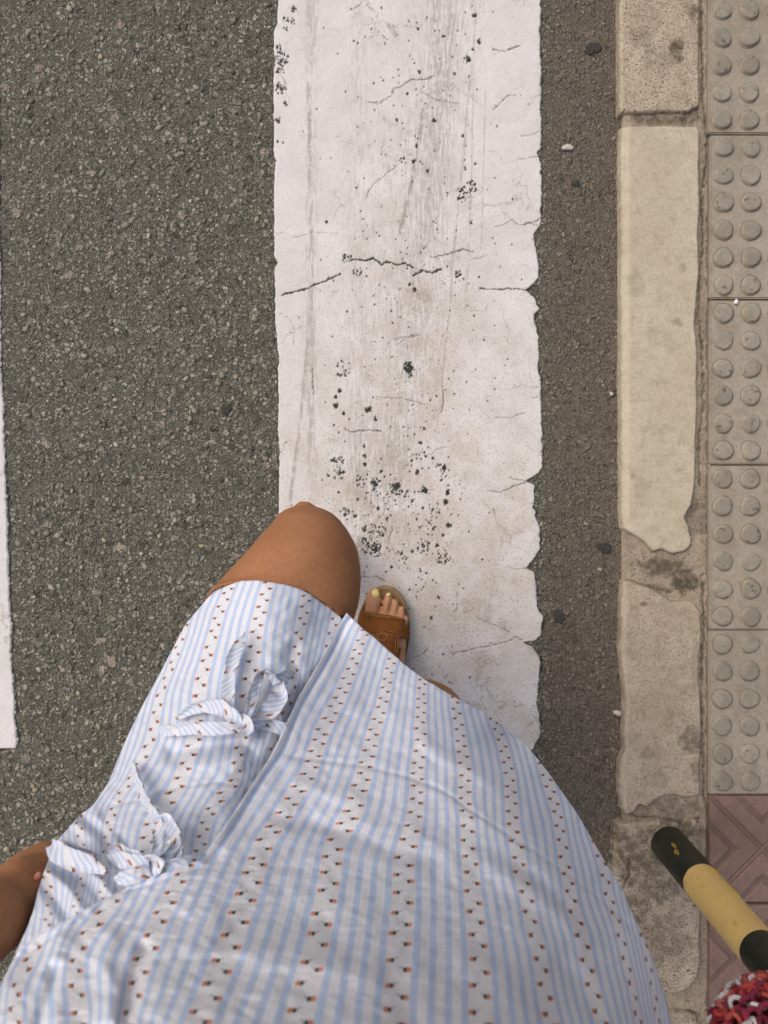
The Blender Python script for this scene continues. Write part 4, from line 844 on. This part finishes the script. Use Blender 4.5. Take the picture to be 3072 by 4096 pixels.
# left arm down to the hand that gathers the skirt
sh = (-.185, -.475, 1.30)

B.add([((-.11, -.487, 1.325), .058, .055), ((-.15, -.48, 1.315), .055, .055), (sh, .048, .052), ((-.265, -.425, 1.17), .041, .043), ((-.345, -.345, 1.05), .037, .039), ((-.35, -.335, 1.0), .038, .040), ((-.318, -.315, .935), .034, .036), (tuple(P(-108, 3731, .530)), .0275, .029), (tuple(P(-23, 3668, .555)), .0255, .028), (tuple(P(37, 3621, .572)), .027, .028), (tuple(P(92, 3571, .590)), .029, .026)], n=34)
B.add([(tuple(P(62, 3596, .582)), .026, .027), (tuple(P(112, 3551, .600)), .026, .028), (tuple(P(177, 3516, .615)), .022, .030)], n=26)
B.add([(tuple(P(22, 3566, .570)), .015, .016), (tuple(P(67, 3511, .578)), .0135, .014), (tuple(P(127, 3486, .590)), .0115, .012), (tuple(P(192, 3491, .600)), .009, .009)], n=18)                      # thumb
for k, (y0, dd) in enumerate([(3470, .615), (3505, .622), (3540, .628), (3570, .632)]):
    q = 1 - .08 * abs(k - 1)
    B.add([(tuple(P(177, y0 + 36, dd)), .0105 * q, .0105 * q), (tuple(P(237, y0 + 41, dd + .008)), .0098 * q, .0098 * q), (tuple(P(252, y0 + 66, dd - .014)), .009 * q, .009 * q), (tuple(P(214, y0 + 82, dd - .022)), .008 * q, .008 * q)], n=16)
# right arm raised to the camera
B.add([((.05, -.487, 1.325), .058, .055), ((.09, -.48, 1.315), .055, .055), ((.125, -.475, 1.30), .048, .052), ((.20, -.43, 1.19), .041, .043), ((.255, -.385, 1.09), .037, .039), ((.262, -.345, 1.09), .036, .038), ((.24, -.27, 1.15), .031, .033), ((.215, -.205, 1.205), .025, .022), ((.205, -.175, 1.23), .030, .018), ((.198, -.145, 1.25), .034, .016)], n=32)
for k in range(4):
    x = .176 + .0165 * k; B.add([((x, -.14, 1.255), .0088, .0088), ((x - .004, -.108, 1.262), .0082, .0082), ((x - .012, -.092, 1.245), .0075, .0075), ((x - .014, -.098, 1.226), .0068, .0068)], n=14)
B.add([((.178, -.16, 1.238), .012, .012), ((.158, -.135, 1.235), .0105, .0105), ((.158, -.108, 1.225), .009, .009)], n=14)

me = bpy.data.meshes.new("person"); me.from_pydata(np.concatenate(B.V).tolist(), [], B.F); me.update()
tmp = bpy.data.objects.new("person_build", me); COL.objects.link(tmp)
rm = tmp.modifiers.new("r", 'REMESH'); rm.mode = 'VOXEL'; rm.voxel_size = .0022; rm.use_smooth_shade = True
sm = tmp.modifiers.new("s", 'SMOOTH'); sm.factor = .5; sm.iterations = 6
dg = bpy.context.evaluated_depsgraph_get(); body_me = bpy.data.meshes.new_from_object(tmp.evaluated_get(dg)); body_me.name = "person"
bpy.data.objects.remove(tmp)
body_me.materials.clear()
nv = len(body_me.vertices); co = np.empty(nv * 3, np.float32); body_me.vertices.foreach_get("co", co); co = co.reshape(-1, 3).astype(float)
dv = H - co[:, 2]; ok = (dv > .3) & (co[:, 1] < -.03)
bxp = np.where(ok, co[:, 0] / np.maximum(dv, .1) * 3072 + 1536, 1e6); byp = np.where(ok, 2048 - co[:, 1] / np.maximum(dv, .1) * 3072, 1e6)
sil = HEM_A[:-1] + HEM_B + [a[:2] for a in OUT_B] + [(-130, 4340), (-60, 4096), (0, 3944), (72, 3800), (140, 3598), (178, 3482), (200, 3390), (251, 3338), (318, 3260), (405, 3188), (434, 3130), (500, 2967), (570, 2821), (641, 2691), (739, 2501)]
ins = in_poly(bxp, byp, sil) & ok; ii = np.where(ins)[0]
tgt = dfun0(bxp[ii], byp[ii]) + .014 + .013 * sstep(2390, 2520, byp[ii]) + .01 * sstep(.74, .6, dfun0(bxp[ii], byp[ii])); m_ = dv[ii] < tgt
co[ii[m_], 2] = H - tgt[m_]; body_me.vertices.foreach_set("co", co.astype(np.float32).ravel()); body_me.update()
pale = sstep(.13, .07, co[:, 2]); at_ = body_me.attributes.new("mask", 'FLOAT_COLOR', 'POINT'); at_.data.foreach_set("color", np.stack([pale, 0 * pale, 0 * pale, 0 * pale + 1], -1).astype(np.float32).ravel())  # feet coloured lighter to offset the shadow of the body
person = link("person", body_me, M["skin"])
tag(person, "tanned woman in a blue striped sundress, left knee raised, brown sandal on the white stripe", "person")

dress_me = np_mesh("dress", np.concatenate(DV), np.concatenate(DF), uv=np.concatenate(DUV))
dress = link("dress", dress_me, M["dress"], person)

def ell_mesh(name, c, r, mat, parent, rot=(0, 0, 0), cut=None):
    bm = bmesh.new(); bmesh.ops.create_uvsphere(bm, u_segments=20, v_segments=12, radius=1)
    for v in bm.verts: v.co = Vector((v.co.x * r[0], v.co.y * r[1], v.co.z * r[2]))
    me = bpy.data.meshes.new(name); bm.to_mesh(me); bm.free()
    me.transform(Matrix.Translation(c) @ Matrix.Rotation(rot[2], 4, 'Z') @ Matrix.Rotation(rot[1], 4, 'Y') @ Matrix.Rotation(rot[0], 4, 'X'))
    return link(name, me, mat, parent)
# toenails, fingernail
def nail(x, y, z, wx, ly, rot, tilt): ell_mesh("toenail", tz(x, y, z), (wx * px2m, ly * px2m, .0018), M["nail"], person, (tilt, 0, rot))
nail(562, 400, SZ + .0205, 82, 92, .06, -.22); nail(852, 432, SZ + .0182, 46, 38, .0, -.35)
ell_mesh("fingernail", tuple(P(150, 3505, .572)), (.0022, .0036, .0012), M["fnail"], person, (0, .3, -.5))
# hair, eyes
hv, hf_, hn = [], [], 0
for secs in [[(hp(0, -.035, -.02), .075, .075), (hp(0, -.02, .04), .080, .088), (hp(0, -.012, .085), .066, .080), (hp(0, -.012, .112), .03, .04)],
             [(hp(0, -.085, .03), .055, .045), (hp(0, -.11, -.06), .06, .04), ((-.03, -.57, 1.36), .055, .03), ((-.03, -.58, 1.24), .04, .02)]]:
    V, F = tube(secs, n=30); hv.append(V); hf_ += [[q + hn for q in f] for f in F]; hn += len(V)
hm = bpy.data.meshes.new("hair"); hm.from_pydata(np.concatenate(hv).tolist(), [], hf_); hm.update(); link("hair", hm, M["hair"], person)
for s in (-1, 1):
    e_ = ell_mesh("eye", hp(s * .030, .070, .012), (.012, .012, .0085), M["eye"], person); ell_mesh("iris", hp(s * .030, .0805, .010), (.005, .0028, .005), M["hair"], e_)

# ---- bows: flattened cloth tapes
def ribbon(name, pts, parent, n=26, up=.004, ph=0.0):
    """pts: (x, y, lift above the dress in m, half width m, twist rad)"""
    A = resample([(p[0], p[1], p[2], p[3], p[4]) for p in pts], n); A = smooth_line(A, 1.2)
    d = dfun(A[:, 0], A[:, 1]) + folds(A[:, 0], A[:, 1], RIDGES) - .006 - A[:, 2]
    C = P(A[:, 0], A[:, 1], d); T = np.gradient(C, axis=0); T /= np.linalg.norm(T, axis=1)[:, None]
    V = []; UV = []; k = 16; th = np.linspace(0, 2 * math.pi, k, endpoint=False); s = np.r_[0, np.cumsum(np.linalg.norm(np.diff(C, axis=0), axis=1))]
    for c, t, a, q in zip(C, T, A, s):
        z = np.array([0, 0, 1.0]); z = z - t * t.dot(z); z /= np.linalg.norm(z); x = np.cross(z, t)
        ct, st = math.cos(a[4]), math.sin(a[4]); x, z = x * ct + z * st, z * ct - x * st
        a3 = a[3] * .72 * (.78 + .5 * float(vnoise(np.array(q * 90 + ph * 7), np.array(ph * 3.1), 4))); wv = a3 * np.cos(th); hv_ = np.sin(th) * min(.0013, a3 * .5) + .0016 * np.cos(2 * th) * (a3 / .006) + .002 * (float(vnoise(np.array(q * 70 + ph * 5), np.array(ph * 2.3), 9)) - .5) + .0006 * np.sin(th * 3 + q * 90) 
        V.append(c + wv[:, None] * x + hv_[:, None] * z); UV += [(q / (PER * .9) + ph + .25 * a[3] * math.cos(b) / .01, .5 * a[3] * math.cos(b) + ph) for b in th]
    V = np.array(V); m = len(V); i = np.arange(m * k).reshape(m, k); j = np.roll(i, -1, 1)
    return V.reshape(-1, 3), np.stack([i[:-1], j[:-1], j[1:], i[1:]], -1).reshape(-1, 4), np.array(UV)
def bow(strips):
    Vs, Fs, Us, n = [], [], [], 0
    for q, pts in enumerate(strips):
        V, F, U_ = ribbon("r", pts, None, n=max(14, len(pts) * 7), ph=q * .37); Vs.append(V); Fs.append(F + n); Us.append(U_); n += len(V)
    me = np_mesh("bow", np.concatenate(Vs), np.concatenate(Fs), uv=np.concatenate(Us)); return link("bow", me, M["dress"], dress)
Z4b = lambda L: [(500 + .5425 * a, 2300 + .5425 * b, l, wd, t) for a, b, l, wd, t in L]
bow([Z4b([(850,1110,.008,.005,0),(790,1030,.012,.006,.3),(760,920,.010,.0075,.2),(762,780,.008,.0085,0),(800,620,.007,.0085,0),(845,510,.006,.006,0),(888,420,.004,.001,0)]),
     Z4b([(880,1110,.010,.004,0),(925,980,.016,.007,.5),(950,860,.018,.007,.7),(985,740,.020,.007,.9),(1025,695,.022,.006,1.2),(1080,725,.020,.006,.9),(1125,800,.016,.007,.3)]),
     Z4b([(1140,790,.015,.006,.3),(1150,880,.014,.010,0),(1080,980,.014,.012,0),(990,1060,.012,.009,.2),(905,1100,.010,.005,.2)]),
     Z4b([(1120,830,.012,.004,0),(1150,765,.012,.009,.2),(1195,740,.010,.009,.2),(1238,735,.006,.006,.2)]),
     Z4b([(850,1110,.010,.005,.2),(790,1030,.016,.008,.3),(700,975,.018,.0085,.3),(600,962,.014,.008,.2),(500,985,.010,.007,0),(420,1028,.007,.005,0),(375,1055,.004,.002,0)]),
     Z4b([(850,1125,.010,.005,0),(760,1128,.012,.008,.2),(640,1135,.013,.009,.3),(500,1128,.012,.0085,.3),(380,1140,.009,.007,.2),(290,1150,.006,.006,.1),(245,1130,.003,.003,0)]),
     Z4b([(900,1110,.008,.005,0),(960,1090,.008,.007,.2),(1040,1095,.007,.0085,.2),(1110,1110,.006,.009,.1),(1175,1130,.002,.010,0)]),
     Z4b([(868,1060,.013,.006,0),(880,1095,.017,.010,0),(885,1130,.016,.011,0),(880,1165,.010,.006,0)])])
Z1b = lambda L: [(.4822 * a, 3000 + .4822 * b, l, wd, t) for a, b, l, wd, t in L]
bow([Z1b([(1260,930,.012,.005,0),(1310,800,.018,.006,.5),(1325,680,.018,.006,.7),(1280,540,.016,.006,.4),(1200,400,.010,.006,.2),(1150,250,.008,.0055,0),(1105,110,.004,.003,0)]),
     Z1b([(1300,930,.012,.005,0),(1390,870,.018,.007,.4),(1450,780,.020,.008,.6),(1420,660,.022,.007,.9),(1370,570,.020,.006,.9),(1330,640,.014,.008,.3)]),
     Z1b([(1480,900,.010,.004,.2),(1470,760,.016,.008,.6),(1440,640,.016,.007,.6)]),
     Z1b([(1240,950,.010,.006,.1),(1120,900,.014,.008,.4),(1000,840,.012,.007,.3),(880,880,.008,.004,0)]),
     Z1b([(1240,970,.010,.006,.1),(1150,940,.014,.008,.4),(1020,910,.013,.007,.2),(900,890,.010,.004,0)]),
     Z1b([(1240,990,.010,.006,.1),(1130,1040,.012,.008,.4),(1020,1060,.012,.007,.2),(960,1080,.006,.004,0)]),
     Z1b([(1330,960,.010,.006,.1),(1450,940,.010,.007,.3),(1560,920,.008,.007,.1),(1680,890,.003,.006,0)]),
     Z1b([(1230,930,.014,.008,0),(1290,950,.018,.011,0),(1350,975,.014,.008,0)]),
     Z1b([(880,1000,.010,.004,0),(760,950,.016,.008,.2),(640,920,.018,.009,.3),(540,880,.020,.009,.5),(460,830,.022,.008,.7),(425,790,.022,.006,.9),(480,770,.020,.006,.9),(560,790,.016,.007,.4),(680,860,.012,.008,.2),(780,890,.008,.004,0)])])

# ---- sandals
def sandal(root):
    SOLE = [(1509,2350),(1540,2340),(1584,2352),(1614,2388),(1632,2440),(1641,2500),(1641,2551),(1632,2600),(1612,2660),(1592,2740),(1590,2820),(1585,2885),(1560,2925),(1520,2930),(1490,2900),(1478,2840),(1462,2760),(1440,2660),(1426,2570),(1425,2500),(1437,2450),(1457,2400),(1482,2364)]
    p = smooth_line(resample(SOLE + SOLE[:1], 120), 2.0)[:-1]; c = np.array([G(a, b, SZ) for a, b in p]); m = c.mean(0)
    def lay(name, prof, mat):
        V = []; n = len(c)
        for s, z in prof: V += [(*(m + (q - m) * s), z) for q in c]
        k = len(prof); F = [(j * n + i, j * n + (i + 1) % n, (j + 1) * n + (i + 1) % n, (j + 1) * n + i) for j in range(k - 1) for i in range(n)]
        V.append((m[0], m[1], prof[-1][1])); F2 = [((k - 1) * n + i, (k - 1) * n + (i + 1) % n, len(V) - 1) for i in range(n)]
        me = bpy.data.meshes.new(name); me.from_pydata(V, [], F + F2); me.update(); return link(name, me, mat, root)
    lay("sole", [(.97, .003), (.995, .005), (1.0, .012), (1.0, .022), (.99, SZ + .001), (.965, SZ + .003), (.945, SZ + .001), (.93, SZ + .0002)], M["rim"])
    lay("footbed", [(.935, SZ - .004), (.93, SZ + .0008), (.5, SZ + .0006)], M["cork"])
    def strap(name, L, R, top, nx=34, ny=10, th=.0022, mat=None, lift0=.004, power=.55, par=root):
        """L, R: two edge polylines (toe side, heel side) in crop coordinates from left to right; arches over the foot by 'top' metres"""
        a = resample(L, nx); b = resample(R, nx); V = []
        for lay_ in (0, 1):
            for j in range(ny):
                for i in range(nx):
                    t = j / (ny - 1); q = a[i] * (1 - t) + b[i] * t; u = i / (nx - 1)
                    arch = max(0, 1 - abs(2 * u - .92) ** 2.6) ** power; arch = max(0.0, min(1.0, arch)); z = SZ + lift0 + top * arch * (1 + .38 * t) + (0 if lay_ else th) + (0 if lay_ else -.0009 * (abs(2 * t - 1) ** 6))
                    V.append(tz(q[0], q[1], z))
        n = nx * ny; F = grid_faces(ny, nx).tolist(); F = [f[::-1] for f in F] + [[x + n for x in f] for f in F]
        e = [j * nx for j in range(ny)], [j * nx + nx - 1 for j in range(ny)], list(range(nx)), list(range((ny - 1) * nx, ny * nx))
        for k in e: F += [[k[i], k[i + 1], k[i + 1] + n, k[i] + n] for i in range(len(k) - 1)]
        me = bpy.data.meshes.new(name); me.from_pydata(V, [], F); me.update(); return link(name, me, mat or M["suede"], par)
    fs = strap("front_strap", [(215,800),(500,830),(900,890),(1300,985)], [(120,1230),(500,1260),(900,1330),(1325,1430)], .029)
    strap("rear_strap", [(100,1480),(500,1500),(1000,1560),(1235,1680)], [(60,1900),(500,1950),(950,2010),(1180,1980)], .047)
    strap("centre_strap", [(640,1300),(840,1290),(1070,1360)], [(600,1960),(780,1990),(985,1990)], .008, lift0=.043, nx=14, ny=20)
    def thread(pts, z, par, w_=.0009):
        A = resample(pts, 30); C = np.array([tz(x, y, z(x)) for x, y in A]); V, F = tube([(q, w_, w_) for q in C], n=6, sub=1)
        me = bpy.data.meshes.new("stitching"); me.from_pydata(V.tolist(), [], F); me.update(); link("stitching", me, M["stitch"], par)
    zf = lambda x: SZ + .0072 + .0315 * max(0, 1 - abs(2 * ((x - 160) / 1160) - .92) ** 2.6) ** .55 * 1.10
    thread([(240,840),(500,870),(900,930),(1290,1020)], lambda x: zf(x) - .0018, fs); thread([(390,870),(380,1000),(360,1150)], zf, fs); thread([(440,900),(900,960)], lambda x: zf(x) - .0012, fs)
    thread([(560,1300),(620,1250),(760,1220),(900,1250),(1060,1310),(1310,1370)], lambda x: zf(x) + .0032, fs); thread([(620,1340),(700,1270),(850,1280),(1050,1345),(1300,1405)], lambda x: zf(x) + .0028, fs)
    thread([(1065,1360),(1050,1600),(985,1990)], lambda x: SZ + .055, fs); thread([(1010,1400),(1000,1600),(940,1990)], lambda x: SZ + .0575, fs); thread([(1080,1560),(1240,1700)], lambda x: SZ + .05, fs)
    tor = bmesh.new(); me = bpy.data.meshes.new("buckle"); cb_ = Vector(tz(715, 1370, SZ + .054)); V, F = tube([(cb_ + Vector((.0085 * math.cos(a), .0062 * math.sin(a), 0)), .0016, .0016) for a in np.linspace(0, 6.1, 26)], n=8, sub=1, ref=(0, 0, 1)); tor.free()
    me.from_pydata(V.tolist(), [], F); me.update(); link("buckle", me, M["stitch"], root)
    ell_mesh("buckle_pad", tuple(cb_ - Vector((0, 0, .002))), (.013, .009, .003), M["suede"], root)
s1 = bpy.data.objects.new("sandal", None); COL.objects.link(s1); s1.location = (0, -.25, 0); s1.parent = person; s1["label"] = "brown suede sandal on the standing right foot"
sandal(s1)
# the other sandal, on the lifted foot: the same pieces mirrored
s2 = bpy.data.objects.new("sandal", None); COL.objects.link(s2); s2.parent = person; s2["label"] = "brown suede sandal on the lifted left foot"
bpy.context.view_layer.update()
for ch in list(s1.children):
    c_ = ch.copy(); COL.objects.link(c_); c_.parent = s2
    for g_ in ch.children:
        e_ = g_.copy(); COL.objects.link(e_); e_.parent = c_
s2.matrix_world = Matrix.Translation((-.094, -.17, .10)) @ Matrix.Rotation(-.42, 4, 'X') @ Matrix.Diagonal((-1, 1, 1, 1)) @ Matrix.Translation((0, 0, -.012))

# ------------------------------------------------------------------ crochet bag at the woman's right side
bc = P(3290, 4410, .52)
bag = empty("crochet_bag", tuple(bc - np.array([0, 0, .10])), "red and white chunky crochet bag hanging beside the dress", "bag")
def yarn():
    Vs, Fs, Ts, n = [], [], [], 0; rr = random.Random(3)
    rx, ry, rz = .062, .058, .10; N = 900; pal = [(.42,.05,.045),(.50,.10,.07),(.32,.03,.05),(.62,.57,.60),(.46,.10,.09),(.20,.02,.05),(.55,.16,.10)]
    for i in range(N):
        z = 1 - 2 * (i + .5) / N; r = math.sqrt(1 - z * z); a = i * 2.39996; nrm = Vector((r * math.cos(a), r * math.sin(a), z))
        c = Vector((nrm.x * rx, nrm.y * ry, nrm.z * rz)) + bcv; nn = Vector((nrm.x / rx, nrm.y / ry, nrm.z / rz)).normalized()
        t1 = nn.cross(Vector((0, 0, 1))).normalized() if abs(nn.z) < .98 else Vector((1, 0, 0)); t2 = nn.cross(t1)
        q = rr.uniform(0, 6.28); t1, t2 = t1 * math.cos(q) + t2 * math.sin(q), t2 * math.cos(q) - t1 * math.sin(q)
        L = rr.uniform(.0042, .0066); pts = []
        for s in np.linspace(-2.2, 2.2, 9): pts.append((tuple(c + t1 * L * math.sin(s) + t2 * L * .7 * math.cos(s) + nn * (.001 + .003 * math.cos(s * 1.3))), .0019, .0019))
        V, F = tube(pts, n=7, sub=1, ref=(.3, .5, .8)); band = vnoise(np.array(c.x * 60), np.array(c.y * 60 + c.z * 40), 3)
        col = pal[3] if band > .66 and rr.random() < .8 else rr.choice(pal); k = rr.uniform(.75, 1.15)
        Vs.append(V); Fs += [[x + n for x in f] if len(f) == 4 else [f[0] + n, f[1] + n, f[2] + n, f[2] + n] for f in F]; n += len(V); Ts.append(np.tile([col[0] * k, col[1] * k, col[2] * k, 1], (len(V), 1)))
    me = bpy.data.meshes.new("bag_body"); me.from_pydata(np.concatenate(Vs).tolist(), [], [f if len(set(f)) == 4 else f[:3] for f in Fs]); me.update()
    at_ = me.attributes.new("tint", 'FLOAT_COLOR', 'POINT'); at_.data.foreach_set("color", np.concatenate(Ts).astype(np.float32).ravel()); return me
bcv = Vector(bc.tolist())
link("bag_body", yarn(), M["yarn"], bag)
M["wine"] = mat_plain("dark_red_lining", (.10, .012, .018), (.06, .008, .012), 60, .95, .1)
ell_mesh("lining", tuple(bcv), (.060, .056, .097), M["wine"], bag)
V, F = tube([(tuple(bcv + Vector((0, 0, .08))), .008, .008), (tuple(bcv + Vector((.02, .02, .16))), .007, .007), ((.268, -.30, 1.10), .007, .007), ((.262, -.27, 1.18), .007, .007), ((.235, -.245, 1.205), .007, .007), ((.205, -.265, 1.18), .007, .007), ((.225, -.30, 1.08), .007, .007), (tuple(bcv + Vector((-.01, -.01, .10))), .008, .008)], n=12, ref=(0, 1, .2))
me = bpy.data.meshes.new("strap"); me.from_pydata(V.tolist(), [], F); me.update(); me.attributes.new("tint", 'FLOAT_COLOR', 'POINT').data.foreach_set("color", np.tile(np.array([.4, .05, .05, 1], np.float32), len(V))); link("strap", me, M["yarn"], bag)
